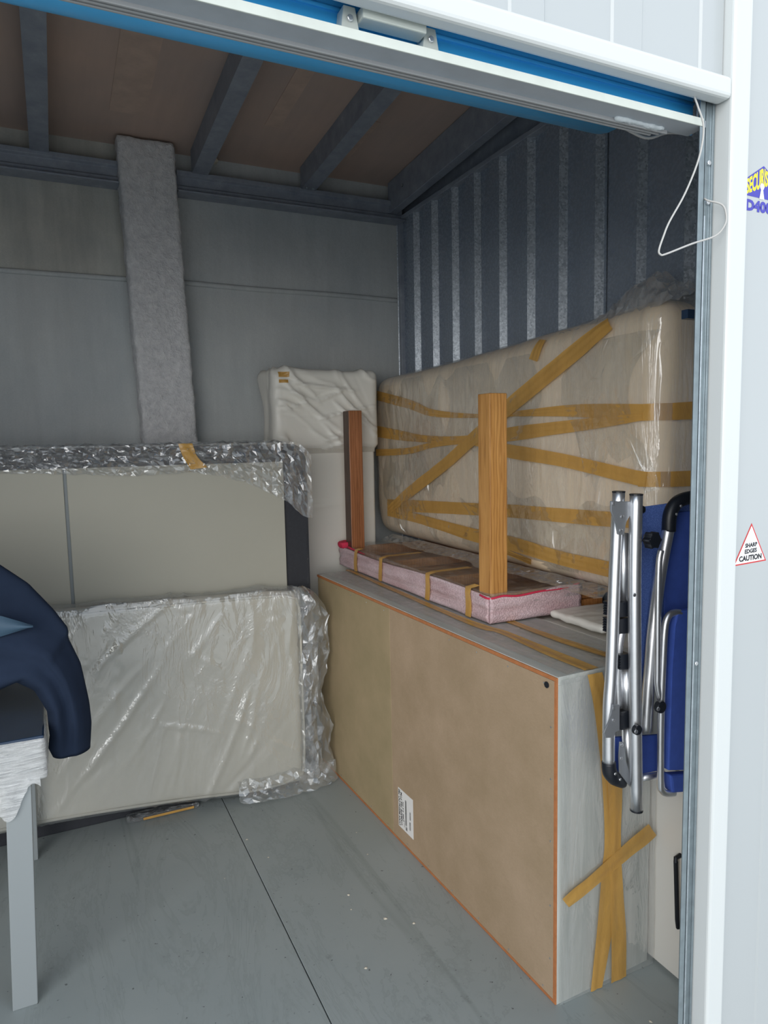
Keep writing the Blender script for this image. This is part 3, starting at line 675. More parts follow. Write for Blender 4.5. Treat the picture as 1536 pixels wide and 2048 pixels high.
# film over the frame
def tfilm(u, v):
    x = TX0-0.010+u*0.50; y = TY0-0.012+v*(TY1-TY0+0.02)
    z = 1.0-0.028*np.sin(np.clip(v, 0, 1)*math.pi*3)**2*np.sin(u*math.pi)+0.010*ridged(np.stack([x*16, y*9, x*0], 1), 65)-0.004
    z = np.where(u < 0.02, 0.93, z); z = np.where(v < 0.006, 0.96, z); return np.stack([x, y, z], 1)
tf = grid('film_wrap', tfilm, 60, 140, 'film', tb)
def bands(y, w, x1, k):
    pts = [(TX0-0.016, z) for z in (0.905, 0.93, 0.96, 0.985)]+[(TX0-0.012, 1.004), (TX0+0.02, 1.010), (x1, 1.012)]
    V = []; F = []
    for i, (x, z) in enumerate(pts):
        for j in (0, 1, 2): V.append((x-0.002*(j == 1), y+(j-1)*w/2*(1-0.12*(i == 3))+0.004*math.sin(i*1.3+k), z))
    for i in range(len(pts)-1):
        for j in (0, 1): a = i*3+j; F.append((a, a+1, a+4, a+3))
    mesh('packing_tape', V, F, 'tape', tb, True)
for k, (y, w, x1) in enumerate(((2.93, 0.036, TX0+0.0), (2.66, 0.032, 1.44), (2.245, 0.034, 1.43), (1.962, 0.036, 1.275))): bands(y, w, x1, k)

# ================================================================== BIG BEIGE MATTRESS
bmt = thing('mattress', 'big beige mattress on its long edge wrapped in clear film and brown tape', 'mattress', (1.66, 2.4, 1.012))
MX0, MX1, MY0, MY1 = 1.556, 1.745, 1.44, 3.38
def mpost(P):
    P = P.copy(); k = (MY1-P[:, 1])/(MY1-MY0); w = (P[:, 2]-1.0)/0.84
    top = 1.828+0.066*k-0.012*np.sin(np.clip(k, 0, 1)*math.pi); bot = 1.024-0.010*k
    P[:, 2] = bot+(top-bot)*w
    # soft bulge of the front, pinch at the far end by the tapes
    P[:, 0] -= 0.012*np.sin(np.clip(w, 0, 1)*math.pi)*np.clip((1.7-P[:, 0])/0.1, 0, 1)
    e = np.exp(-((P[:, 1]-MY1)/0.10)**2)
    P[:, 1] -= e*0.03*(0.5+0.5*np.cos((P[:, 2]-1.36)*2*math.pi/0.42))*np.clip((P[:, 1]-3.1)/0.2, 0, 1)
    P[:, 1] -= 0.055*np.clip((1.25-P[:, 2])/0.25, 0, 1)**1.5*np.clip((P[:, 1]-2.9)/0.4, 0, 1)
    return P
def mbody(P, N): return 0.006*(vnoise(P*np.array([5, 5, 2.2]), 71)-0.5)
rbox('cover', MX0, MX1, MY0, MY1, 1.0, 1.84, 0.065, 0.022, 'mattress_beige', bmt, mbody, mpost)
def mfilm(P, N):
    s, t = P[:, 1], P[:, 2]
    d = 0.003+0.0035*ridged(np.stack([s*7+P[:, 0]*5, s*0+P[:, 0]*9, t*2.2], 1), 75)
    f = folds(s, t, 110, 77, (1.45, 3.35), (1.0, 1.85), 0.05, 0.26, 1.55, 0.4, 0.0045, 0.008)
    f += folds(s, t, 70, 78, (2.4, 3.38), (1.05, 1.75), 0.06, 0.26, 1.4, 0.8, 0.0045, 0.010)
    f += folds(s, t, 30, 79, (1.45, 1.75), (1.05, 1.85), 0.15, 0.5, 1.57, 0.12, 0.006, 0.007)
    return np.where(N[:, 2] < -0.3, 0.0015, d+np.clip(f, -0.0015, 0.012))
mf = rbox('film_wrap', MX0, MX1, MY0, MY1, 1.0, 1.84, 0.065, 0.0085, 'film_v', bmt, mfilm, mpost)
bM = world_tris([mf])
MT = [[(3.342, 1.723, 3.311, 1.766), (2.96, 1.657, 2.932, 1.696), (2.714, 1.608, 2.703, 1.638), (2.349, 1.587, 2.348, 1.603), (2.115, 1.583, 2.117, 1.602), (1.838, 1.572, 1.841, 1.608), (1.676, 1.56, 1.675, 1.604), (1.492, 1.545, 1.494, 1.593)],
 [(3.331, 1.529, 3.304, 1.585), (3.066, 1.508, 3.048, 1.556), (2.76, 1.493, 2.755, 1.524), (2.422, 1.482, 2.425, 1.519), (2.111, 1.494, 2.122, 1.545), (1.912, 1.51, 1.921, 1.554), (1.672, 1.528, 1.678, 1.562), (1.491, 1.546, 1.495, 1.566)],
 [(3.31, 1.427, 3.312, 1.463), (2.95, 1.439, 2.958, 1.469), (2.665, 1.474, 2.671, 1.498), (2.388, 1.48, 2.384, 1.504), (2.156, 1.434, 2.14, 1.482), (1.844, 1.406, 1.832, 1.449), (1.572, 1.368, 1.561, 1.41), (1.48, 1.355, 1.475, 1.399)],
 [(3.16, 1.14, 3.20, 1.165), (2.879, 1.252, 2.941, 1.286), (2.555, 1.388, 2.613, 1.423), (2.357, 1.482, 2.416, 1.519), (2.057, 1.619, 2.115, 1.664), (1.814, 1.727, 1.868, 1.771), (1.617, 1.823, 1.658, 1.863)],
 [(3.205, 1.14, 3.20, 1.206), (2.916, 1.163, 2.909, 1.221), (2.392, 1.194, 2.387, 1.244), (2.12, 1.208, 2.114, 1.257), (1.865, 1.216, 1.859, 1.264), (1.618, 1.225, 1.614, 1.272), (1.48, 1.233, 1.48, 1.275)],
 [(3.205, 1.12, 3.20, 1.173), (2.827, 1.112, 2.803, 1.155), (2.404, 1.084, 2.378, 1.139), (2.129, 1.081, 2.106, 1.135), (1.87, 1.069, 1.852, 1.118), (1.621, 1.064, 1.606, 1.115), (1.48, 1.064, 1.48, 1.111)],
 [(2.3, 1.075, 2.27, 1.10), (2.176, 1.060, 2.154, 1.082), (2.037, 1.040, 2.016, 1.065)],
 [(1.988, 1.845, 1.940, 1.835), (2.002, 1.815, 1.956, 1.803), (2.023, 1.781, 1.975, 1.766)]]
for k, r in enumerate(MT): drape('packing_tape', bM, r, (1, 0, 0), lambda a, b: Vector((1.55, a, b)), 'tape', bmt, 0.0045+0.0014*(k % 4), wr=0.0008, across=8, seed=20+k)
# crumpled loose patches of the wrap
def patch(y0, y1, z0, z1, nu, nv, seed):
    rs = np.random.RandomState(seed)
    def fn(u, v):
        P = []
        for a, b in zip(u, v):
            ed = 0.5-0.5*math.cos(2*math.pi*min(max(a, 0), 1)); y = y0+(y1-y0)*a+0.05*math.sin(6*b+seed)*abs(2*a-1); z = z0+(z1-z0)*b+(0.05*math.sin(9*a+seed)+0.03*math.sin(23*a+2*seed))*abs(2*b-1)
            z = min(max(z, 1.05), 1.80); y = min(y, 3.24)
            h = bM.ray_cast(Vector((1.3, y, z)), Vector((1, 0, 0)), 0.6); x = h[0].x if h[0] is not None else 1.56
            P.append((x-0.004-0.008*abs(math.sin(7*a+9*b+seed))*ed*math.sin(math.pi*min(max(b, 0), 1)), y, z))
        return np.array(P)
    return grid('loose_film', fn, nu, nv, 'film_glint', bmt, facet=(0.0034, 0.001, 0.001))
patch(2.62, 3.20, 1.30, 1.78, 34, 16, 3); patch(2.75, 3.22, 1.10, 1.42, 30, 12, 5); patch(1.52, 2.45, 1.08, 1.28, 40, 7, 8)
patch(1.50, 1.80, 1.40, 1.86, 14, 14, 11); patch(2.0, 2.6, 1.45, 1.80, 26, 9, 14)
# continuation of three tapes round the near end
for k, (za, zb, zc, zd) in enumerate(((1.545, 1.593, 1.548, 1.600), (1.355, 1.399, 1.352, 1.398), (1.233, 1.275, 1.232, 1.278))):
    drape('packing_tape', bM, [(1.592, za, 1.592, zb), (1.66, (za+zc)/2, 1.66, (zb+zd)/2), (1.73, zc, 1.73, zd)], (0, 1, 0), lambda a, b: Vector((a, 1.435, b)), 'tape', bmt, 0.002, seed=40+k)
    Vc = []; 
    for j in range(7):
        a = math.pi/2*j/6; x = 1.613-0.068*math.cos(a)-0.004; y = 1.503-0.068*math.sin(a)-0.003
        x = 1.620-0.083*math.cos(a); y = 1.505-0.072*math.sin(a)
        Vc += [(x, y, za), (x, y, zb)]
    mesh('packing_tape', Vc, [(2*j, 2*j+2, 2*j+3, 2*j+1) for j in range(6)], 'tape', bmt, True)
# taped flap diagonal over the top
# loose bulging film on the top near end
def puff(u, v):
    y = 1.40+v*0.52; x = 1.57+u*0.19
    k = np.clip(1-np.abs((y-1.575)/0.20), 0, 1); h = 0.115*k**0.8*np.sin(u*math.pi)**0.6
    z = 1.868-0.05*(y-1.5)+h*(0.75+0.5*ridged(np.stack([x*14, y*12, x*0], 1), 85))+0.008*ridged(np.stack([x*30, y*30, x*0], 1), 86)
    return np.stack([x, y, z], 1)
grid('loose_film', puff, 14, 34, 'film_puff', bmt, facet=(0.004, 0.004, 0.006))
def tfluff(u, v):
    y = 1.9+v*1.4; x = 1.60+u*0.13
    z = 1.862-0.035*(y-1.5)+0.028*ridged(np.stack([x*9, y*5, x*0], 1), 87)*np.sin(v*math.pi)**0.5*np.sin(u*math.pi); return np.stack([x, y, z], 1)
grid('loose_film', tfluff, 8, 60, 'film_facet', bmt, facet=(0.003, 0.003, 0.005))
def skirt(u, v):   # film gathered at the foot, over the table
    y = 1.60+u*1.54; z = 1.035-v*0.040; x = 1.548-v*(0.05+0.05*vnoise(np.stack([y*9, v*0, v*0], 1), 88))-0.012*ridged(np.stack([y*16, z*20, v*0], 1), 89)
    z = np.maximum(z+0.02*ridged(np.stack([y*12, v*3, v*0], 1), 90)*v, 1.0115); return np.stack([x, y, z], 1)
grid('loose_film', skirt, 90, 7, 'film_facet', bmt, facet=(0.004, 0.004, 0.001))
box('navy_bar', 1.478, 1.60, 1.29, 1.31, 1.797, 1.820, 'navy_top', wf, 0.001)
box('navy_bar', 1.575, 1.60, 0.976, 1.31, 1.797, 1.820, 'navy_top', wf, 0.001)

# ================================================================== GREY WRAPPED ITEM IN THE CORNER
ci = thing('wrapped_wardrobe', 'tall upright piece shrouded in pale crumpled plastic in the back corner', 'wrapped furniture', (1.23, 3.32, 0))
def cdisp(P, N):
    s = np.where(np.abs(N[:, 0]) > 0.7, P[:, 1], P[:, 0]); t = P[:, 2]
    up = np.clip((t-1.46)/0.03, 0, 1)
    f = folds(s, t, 34, 91, (0.95, 1.5), (1.46, 1.86), 0.12, 0.45, 2.7, 0.9, 0.0065, 0.030)
    f2 = folds(s, t, 16, 92, (0.95, 1.5), (0.9, 1.42), 0.3, 0.6, 0.05, 0.12, 0.012, 0.004)
    lf = np.where(N[:, 0] < -0.7, 0.030*ridged(np.stack([P[:, 1]*8, P[:, 0]*0, t*2.5], 1), 93), 0)
    return up*(np.clip(f, -0.006, 0.028)+0.020*vnoise(P*6, 94)+lf+0.006)+(1-up)*f2
shr = rbox('plastic_shroud', 0.985, 1.47, 3.19, 3.43, 0.0, 1.838, 0.014, 0.0085, 'wrap_white', ci, cdisp)
def cband(u, v):
    x = 0.98+u*0.485; z = 1.452+v*0.038; y = 3.180-0.003*ridged(np.stack([x*8, z*30, x*0], 1), 95); return np.stack([x, y, z], 1)
grid('clear_tape', cband, 50, 6, 'tape_clear', ci)
bS = world_tris([shr])
drape('brown_tape', bS, [(0.975, 1.812, 0.975, 1.836), (1.0, 1.812, 1.0, 1.836), (1.025, 1.812, 1.025, 1.836)], (0, 1, 0), lambda a, b: Vector((a, 3.18, b)), 'tape', ci, 0.003)
drape('brown_tape', bS, [(0.975, 1.785, 0.975, 1.80), (1.0, 1.785, 1.0, 1.80), (1.02, 1.785, 1.02, 1.80)], (0, 1, 0), lambda a, b: Vector((a, 3.18, b)), 'tape', ci, 0.003)

# ================================================================== BED BASE STANDING ON ITS SIDE
bb = thing('bed_base', 'dark-edged bed base with pale underside standing against the back wall', 'bed', (0.1, 2.98, 0))
def arc(cx_, cz_, r, a0, a1, n=8): return [(cx_+r*math.cos(math.radians(a0+(a1-a0)*i/n)), cz_+r*math.sin(math.radians(a0+(a1-a0)*i/n))) for i in range(n+1)]
outl = [(-1.0, 0.0), (1.0, 0.0)]+arc(0.925, 1.425, 0.075, 0, 90)+[(-1.0, 1.5)]
prism('frame', outl, 'y', 2.884, 3.085, 'dark_fabric', bb, 0.006)
box('underside_panel', -0.95, 0.031, 2.872, 2.8835, 0.06, 1.425, 'panel_beige', bb, 0.002)
box('underside_panel', 0.043, 0.890, 2.872, 2.8835, 0.06, 1.425, 'panel_beige', bb, 0.002)
box('panel_seam', 0.031, 0.043, 2.8775, 2.8835, 0.06, 1.425, 'seam_grey', bb)
# stretched film over top edge with an uneven lower hem, and over the right edge
def hem(x): return np.interp(x, [-1.0, -0.2, 0.1, 0.3, 0.5, 0.62, 0.74, 0.84, 0.90, 0.96, 1.01], [1.425, 1.415, 1.40, 1.385, 1.395, 1.375, 1.335, 1.285, 1.25, 1.19, 1.17])
def bfilm(u, v):
    x = -1.0+u*2.012; zt = 1.508-0.06*np.clip((x-0.93)/0.08, 0, 1)**2; z = zt+(hem(x)-zt)*v
    y = 2.862-0.014*ridged(np.stack([x*9+z*6, z*16, x*0], 1), 101, 2)
    return np.stack([x, y, z+0.006*(vnoise(np.stack([x*25, z*9, x*0], 1), 103)-0.5)], 1)
fh = grid('film_wrap', bfilm, 150, 15, 'film_facet', bb, facet=(0.002, 0.006, 0.002))
def bfilm2(u, v):   # top edge
    x = -1.0+u*1.93; y = 2.862+v*0.235; z = 1.503+0.014*ridged(np.stack([x*14, y*16, x*0], 1), 104); return np.stack([x, y, z], 1)
grid('film_wrap', bfilm2, 120, 12, 'film_facet', bb, facet=(0.002, 0.002, 0.006))
def bfilm3(u, v):   # right edge
    a = u; z = 0.02+v*1.44; x = 0.985+0.035*np.sin(a*math.pi*0.5)+0.022*ridged(np.stack([z*5, a*4, z*0], 1), 105)*(0.6+0.4*np.sin(z*5)); y = 2.874+a*0.21-0.003*ridged(np.stack([z*12, a*9, z*0], 1), 106)
    return np.stack([x, y, z], 1)
grid('film_wrap', bfilm3, 10, 70, 'film_facet', bb, facet=(0.004, 0.002, 0.002))
bF = world_tris([fh])
drape('packing_tape', bF, [(0.455, 1.51, 0.51, 1.51), (0.47, 1.46, 0.525, 1.46), (0.50, 1.405, 0.565, 1.412)], (0, 1, 0), lambda a, b: Vector((a, 2.86, b)), 'tape', bb, 0.003, wr=0.002)

# ================================================================== WHITE MATTRESS IN A BAG
wm = thing('cot_mattress', 'low white mattress in a loose clear bag leaning on the bed base', 'mattress', (0.2, 2.835, 0.005))
WX0, WX1 = -0.62, 0.922
def wpost(P):
    P = P.copy(); k = np.clip((P[:, 0]-WX0)/(WX1-WX0), 0, 1); w = P[:, 2]
    bot = np.interp(P[:, 0], [-0.62, -0.2, 0.36, 0.6, 0.922], [0.10, 0.094, 0.058, 0.028, 0.010]); top = np.interp(P[:, 0], [-0.62, 0, 0.4, 0.8, 0.922], [0.93, 0.902, 0.893, 0.880, 0.868])
    P[:, 2] = bot+(top-bot)*w; return P
def urb(P): # z in 0..1 units scaled back for the rounded box
    return P
def wmk(name, grow, step, mat, disp, parent):
    def post(P):
        P = P.copy(); P[:, 2] = P[:, 2]/0.84; return wpost(P)
    return rbox(name, WX0-grow, WX1+grow, 2.797-grow, 2.864, 0-grow, 0.84+grow, 0.034, step, mat, parent, disp, post)
def wcov(P, N): return 0.004*(vnoise(P*5, 111)-0.5)
def wcorner(P): return P
wmk('cover', 0.0, 0.017, 'mattress_white', wcov, wm)
tube('piping', [(-0.6, 2.799, 0.905), (0.0, 2.797, 0.878), (0.45, 2.797, 0.872), (0.80, 2.797, 0.862), (0.885, 2.798, 0.845), (0.915, 2.799, 0.80), (0.918, 2.799, 0.5), (0.916, 2.799, 0.12), (0.88, 2.799, 0.045), (0.7, 2.799, 0.030), (0.4, 2.798, 0.064), (-0.1, 2.798, 0.105), (-0.6, 2.798, 0.115)], 0.006, 'mattress_white', wm, 8)
def wbag(P, N):
    s, t = P[:, 0], P[:, 2]*1.0
    f = folds(s, t, 26, 113, (-0.25, 0.9), (0.05, 0.8), 0.3, 0.8, 1.0, 0.35, 0.006, 0.014)
    f += folds(s, t, 14, 114, (-0.1, 0.9), (0.1, 0.8), 0.15, 0.5, 1.65, 0.25, 0.005, 0.012)
    f += folds(s, t, 16, 115, (-0.1, 0.92), (0.70, 0.84), 0.08, 0.2, 0.9, 0.9, 0.004, 0.010)
    f += folds(s, t, 34, 120, (-0.2, 0.92), (0.0, 0.85), 0.08, 0.28, 1.2, 0.5, 0.0035, 0.012)
    f += folds(s, t, 6, 119, (0.4, 0.85), (0.1, 0.6), 0.15, 0.3, 2.6, 0.3, 0.005, 0.012)
    return np.where(N[:, 1] > 0.5, 0.001, 0.003+0.010*vnoise(P*2.2, 116)+np.clip(f, -0.003, 0.024))+np.where(N[:, 2] > 0.6, 0.020*ridged(P*6, 117, 2), 0)
wmk('bag_film', 0.004, 0.0105, 'film_soft', wbag, wm)
# loose crumpled bag end at the right
def bagtail(k, ylo, seed, prof):
    def fn(u, v):
        z = 0.006+v*0.885; xr = np.interp(z, *prof); th = u*math.pi*1.15-0.25
        cr = folds(u*0.2, z, 30, seed, (0.0, 0.2), (0.0, 0.9), 0.12, 0.5, 1.45, 0.6, 0.012, 1.0)+0.6*vnoise(np.stack([u*2, z*5, u*0+k], 1), seed+4)
        cr = np.clip(cr, -0.4, 1.4); fr = 0.5-0.5*np.cos(th)
        x = 0.90+(xr-0.90)*fr-0.014*cr*fr; y = ylo+0.085-(0.055*np.sin(th)*(0.6+0.55*cr))-0.03*vnoise(np.stack([u*3, z*6, u*0], 1), seed+2)
        x = np.minimum(x, 1.066); return np.stack([x, y, z], 1)
    return fn
prof = ([0.0, 0.08, 0.16, 0.25, 0.33, 0.40, 0.50, 0.58, 0.68, 0.76, 0.82, 0.88, 0.90], [1.02, 1.066, 1.05, 1.066, 1.03, 1.01, 1.045, 1.062, 1.05, 1.068, 1.03, 0.97, 0.93])
prof2 = ([0.0, 0.1, 0.3, 0.5, 0.7, 0.8, 0.86, 0.9], [0.99, 1.02, 0.985, 1.01, 1.03, 1.02, 0.96, 0.93])
grid('bag_end', bagtail(0, 2.750, 121, prof), 13, 32, 'film_facet', wm, facet=(0.006, 0.008, 0.003))
grid('bag_end', bagtail(3.3, 2.762, 131, prof2), 12, 26, 'film_facet', wm, facet=(0.006, 0.008, 0.003))
def bagfoot(u, v):
    x = 0.62+u*0.44; y = 2.80-v*0.075*(0.4+0.6*np.sin(u*math.pi)**0.5)-0.012*ridged(np.stack([x*9, v*3, v*0], 1), 141)
    z = 0.075*(1-v)**1.5+0.006+0.020*ridged(np.stack([x*11, v*5, v*0], 1), 142)*(1-0.6*v); return np.stack([x, y, z], 1)
grid('bag_end', bagfoot, 26, 9, 'film_facet', wm, facet=(0.004, 0.004, 0.004))

# small taped bundle under it
def bund(P, N): return 0.006*ridged(P*np.array([6, 20, 40]), 151)
ub = thing('flat_bundle', 'flat film-wrapped bundle with brown tape wedged under the white mattress', 'wrapped bundle', (0.42, 2.84, 0))
rbox('film_wrap', 0.18, 0.46, 2.825, 2.868, 0.004, 0.022, 0.008, 0.007, 'film_crinkle', ub, bund)
box('core', 0.19, 0.45, 2.83, 2.862, 0.006, 0.019, 'dark_fabric', ub, 0.004)
box('brown_tape', 0.24, 0.44, 2.814, 2.816, 0.008, 0.018, 'tape', ub, 0.001)

# ================================================================== GREY TABLE AT THE LEFT
gt = thing('grey_table', 'silver grey table with film-wrapped edge and navy top at the left', 'table', (-0.6, 2.38, 0))
box('apron', -1.10, -0.078, 1.988, 2.775, 0.645, 0.722, 'table_grey', gt, 0.004)
box('table_top', -1.11, -0.066, 1.981, 2.765, 0.722, 0.7485, 'navy_top', gt, 0.004)
def leg4(x0, x1, y0, y1, dx):
    return hexa('leg', [(x0+dx, y0, 0), (x1+dx, y0, 0), (x1+dx, y1, 0), (x0+dx, y1, 0), (x0, y0, 0.646), (x1, y0, 0.646), (x1, y1, 0.646), (x0, y1, 0.646)], 'table_grey', gt, 0.002)
leg4(-0.164, -0.103, 1.988, 2.020, -0.024); leg4(-0.150, -0.120, 2.728, 2.760, -0.018)
leg4(-1.09, -1.03, 1.988, 2.020, 0.024); leg4(-1.09, -1.03, 2.739, 2.771, 0.024)
def apf(P, N): return 0.0015+0.004*ridged(P*np.array([3, 12, 60]), 161)+0
rbox('stretch_film', -1.115, -0.066, 1.980, 2.764, 0.633, 0.7415, 0.006, 0.009, 'film_stretch', gt, apf)
def tpf(u, v):
    x = -0.9+u*0.826; y = 1.99+v*0.78; return np.stack([x, y, 0.7445+0.004*ridged(np.stack([x*9, y*14, x*0], 1), 163)], 1)
def legfilm(u, v):
    z = 0.655-v*0.10*(0.75+0.45*np.sin(u*5+0.5)); th = u
    x = -0.185+u*0.10+0.006*ridged(np.stack([u*5, z*30, u*0], 1), 164); y = 1.980-0.006*ridged(np.stack([x*30, z*40, u*0], 1), 165)
    return np.stack([x, y, z], 1)
grid('loose_film', legfilm, 30, 22, 'film_stretch', gt)
def legfilm2(u, v):
    z = 0.65-v*0.11*(0.8+0.3*np.sin(u*6)); y = 1.98+u*0.10; x = -0.094+0.010*ridged(np.stack([y*25, z*30, u*0], 1), 166); return np.stack([x, y, z], 1)
grid('loose_film', legfilm2, 24, 22, 'film_bag', gt)

# ================================================================== NAVY JACKET over the table end
jk = thing('jacket', 'navy blue jacket thrown over the grey table, one sleeve hanging down', 'jacket', (-0.15, 2.2, 0.745))
def resample(pts, n):
    P = np.array(pts, float); d = np.r_[0, np.cumsum(np.linalg.norm(np.diff(P, axis=0), axis=1))]; t = np.linspace(0, d[-1], n)
    return np.stack([np.interp(t, d, P[:, i]) for i in range(P.shape[1])], 1)
outer = [(-0.62, 1.20, 2.35), (-0.40, 1.245, 2.30), (-0.22, 1.225, 2.24), (-0.148, 1.179, 2.2), (-0.079, 1.122, 2.17), (-0.02, 1.044, 2.15), (0.012, 0.991, 2.13), (0.008, 0.967, 2.13), (0.034, 0.889, 2.13), (0.049, 0.767, 2.13), (0.052, 0.705, 2.13), (0.046, 0.631, 2.13)]
inner = [(-0.62, 0.80, 2.18), (-0.45, 0.78, 2.14), (-0.30, 0.80, 2.12), (-0.20, 0.835, 2.11), (-0.13, 0.865, 2.10), (-0.108, 0.850, 2.10), (-0.085, 0.835, 2.10), (-0.068, 0.800, 2.10), (-0.054, 0.770, 2.10), (-0.052, 0.700, 2.10), (-0.058, 0.665, 2.10), (-0.050, 0.640, 2.10)]
n_ = 90; O = resample(outer, n_); I = resample(inner, n_); m_ = 44
V = []; F = []
for i in range(n_):
    t = i/(n_-1)
    for k in range(m_):
        a = 2*math.pi*k/m_; w = (1-math.cos(a))/2; q = O[i]*(1-w)+I[i]*w
        dep = 0.045*(1-t)+0.040*t+0.02*math.sin(math.pi*t)
        fold = 0.0
        if a < math.pi: fold = 0.011*math.sin(w*13+3.5*t+1.0)*(0.4+0.6*t)+0.008*math.sin(w*7-5*t)+0.016*math.exp(-((w-0.62+0.25*t)/0.07)**2); fold *= 1-0.85*t**10
        V.append((q[0]+0.004*math.sin(9*t+a), q[2]-dep*math.sin(a)-fold, q[1]+0.004*math.sin(14*t+2*a)*(1-t)))
for i in range(n_-1):
    for k in range(m_): k2 = (k+1) % m_; F.append((i*m_+k, (i+1)*m_+k, (i+1)*m_+k2, i*m_+k2))
F.append(tuple(range(m_))); 
# turned-in cuff
b0 = (n_-1)*m_; base = len(V); last = np.array(V[b0:b0+m_]); cc = last.mean(0)
for sc_, dz in ((0.90, 0.004), (0.82, 0.03), (0.6, 0.05)):
    for p in last: q = cc+(p-cc)*sc_; V.append((q[0], q[1], q[2]+dz))
prev = b0
for r in range(3):
    cur = base+r*m_
    for k in range(m_): k2 = (k+1) % m_; F.append((prev+k, cur+k, cur+k2, prev+k2))
    prev = cur
F.append(tuple(prev+k for k in range(m_-1, -1, -1)))
mesh('sleeve', V, F, 'navy', jk, True)
def lining(u, v):
    x = -0.40+u*0.325; z0 = np.interp(u, [0, 0.35, 0.75, 1], [1.028, 0.992, 1.006, 1.022]); z1 = np.interp(u, [0, 0.35, 0.75, 1], [1.036, 1.072, 1.066, 1.026]); z = z0+(z1-z0)*v
    y = 2.052-0.012*np.sin(v*math.pi)+0.015*u; return np.stack([x, y, z], 1)
grid('lining', lining, 24, 8, 'teal', jk, label='slate blue lining strip')

# ================================================================== FOLDED CAMPING CHAIR
fc = thing('folding_chair', 'folded aluminium camping chair with blue fabric hanging inside the door post', 'chair', (1.28, 1.22, 0.6))
def Q(x, z, y): return (x*y/1.2, 1.5+(z-1.5)*y/1.2)   # coordinates were measured on the y = 1.2 plane
def P3(pts, y): return [(Q(p[0], p[1], y)[0], y, Q(p[0], p[1], y)[1]) for p in pts]
def cprism(nm, pts, y0, y1, mat, bev=0.0): return prism(nm, [Q(p[0], p[1], y0) for p in pts], 'y', y0, y1, mat, fc, bev)
def ctube(nm, pts, r, y, mat='alum', **k): return tube(nm, P3(pts, y), r, mat, fc, **k)
cprism('back_fabric', [(1.235, 1.335), (1.327, 1.339), (1.398, 1.341), (1.398, 0.90), (1.339, 0.90), (1.328, 1.0), (1.262, 0.892), (1.245, 0.894)], 1.248, 1.256, 'blue_fabric', 0.002)
box('side_fabric', 1.366, 1.458, 1.2425, 1.246, 0.70, 1.310, 'blue_dark', fc, 0.002)
cprism('seat_fabric', [(1.365, 1.071), (1.442, 1.067), (1.457, 0.641), (1.345, 0.665), (1.351, 0.924), (1.358, 1.034)], 1.186, 1.208, 'blue_dark', 0.004)
cprism('fabric_hem', [(1.354, 0.650), (1.458, 0.631), (1.459, 0.583), (1.362, 0.601)], 1.184, 1.212, 'blue_dark', 0.006)
cprism('foot_fabric', [(1.166, 0.789), (1.316, 0.765), (1.318, 0.672), (1.168, 0.683)], 1.252, 1.262, 'blue_dark', 0.003)
ctube('cross_tube', [(1.255, 0.668), (1.33, 0.660)], 0.009, 1.25, sub=1)
ctube('leg_tube', [(1.167, 1.374), (1.159, 1.188), (1.152, 0.957), (1.146, 0.865), (1.147, 0.725)], 0.0145, 1.215)
ctube('leg_tube', [(1.221, 1.365), (1.220, 1.182), (1.226, 0.945), (1.239, 0.590)], 0.0150, 1.190)
ctube('arm_tube', [(1.182, 1.279), (1.185, 1.100)], 0.0140, 1.228, sub=1)
ctube('arm_tube', [(1.182, 1.050), (1.173, 1.014), (1.171, 0.954), (1.173, 0.862)], 0.0110, 1.228)
ctube('arm_tube', [(1.199, 0.955), (1.203, 0.843)], 0.0150, 1.224, sub=1)
ctube('arm_tube', [(1.205, 0.81), (1.212, 0.690)], 0.0140, 1.226, sub=1)
ctube('back_tube', [(1.330, 1.290), (1.302, 1.168), (1.283, 1.032), (1.275, 0.937), (1.270, 0.888), (1.264, 0.785)], 0.0145, 1.220)
ctube('flat_link', [(1.304, 1.228), (1.298, 1.197), (1.297, 1.102), (1.300, 0.933), (1.301, 0.895), (1.310, 0.859)], 0.0075, 1.196)
ctube('seat_tube', [(1.372, 1.066), (1.352, 1.069), (1.335, 1.064), (1.325, 1.048), (1.321, 1.02), (1.319, 0.98), (1.315, 0.822), (1.318, 0.647), (1.324, 0.620), (1.340, 0.607), (1.366, 0.602)], 0.0085, 1.194)
ctube('elbow_grip', [(1.328, 1.272), (1.330, 1.308), (1.343, 1.332), (1.366, 1.345), (1.400, 1.350), (1.440, 1.350)], 0.0165, 1.220, 'black')
ctube('foot_elbow', [(1.147, 0.733), (1.151, 0.708), (1.166, 0.688), (1.190, 0.670), (1.200, 0.664)], [0.0165, 0.018, 0.017, 0.012, 0.006], 1.215, 'black')
cprism('bracket_plate', [(1.145, 1.355), (1.215, 1.350), (1.215, 1.332), (1.190, 1.304), (1.186, 1.274), (1.167, 1.276), (1.163, 1.301), (1.145, 1.332)], 1.194, 1.199, 'alum2', 0.0015)
cprism('lower_plate', [(1.157, 0.872), (1.180, 0.867), (1.181, 0.803), (1.167, 0.804), (1.163, 0.789), (1.136, 0.794), (1.131, 0.808), (1.147, 0.831), (1.156, 0.850)], 1.195, 1.199, 'alum2', 0.0015)
cprism('lower_plate', [(1.182, 0.775), (1.194, 0.772), (1.198, 0.725), (1.230, 0.659), (1.228, 0.652), (1.217, 0.654), (1.182, 0.697), (1.181, 0.737)], 1.203, 1.207, 'alum2', 0.0015)
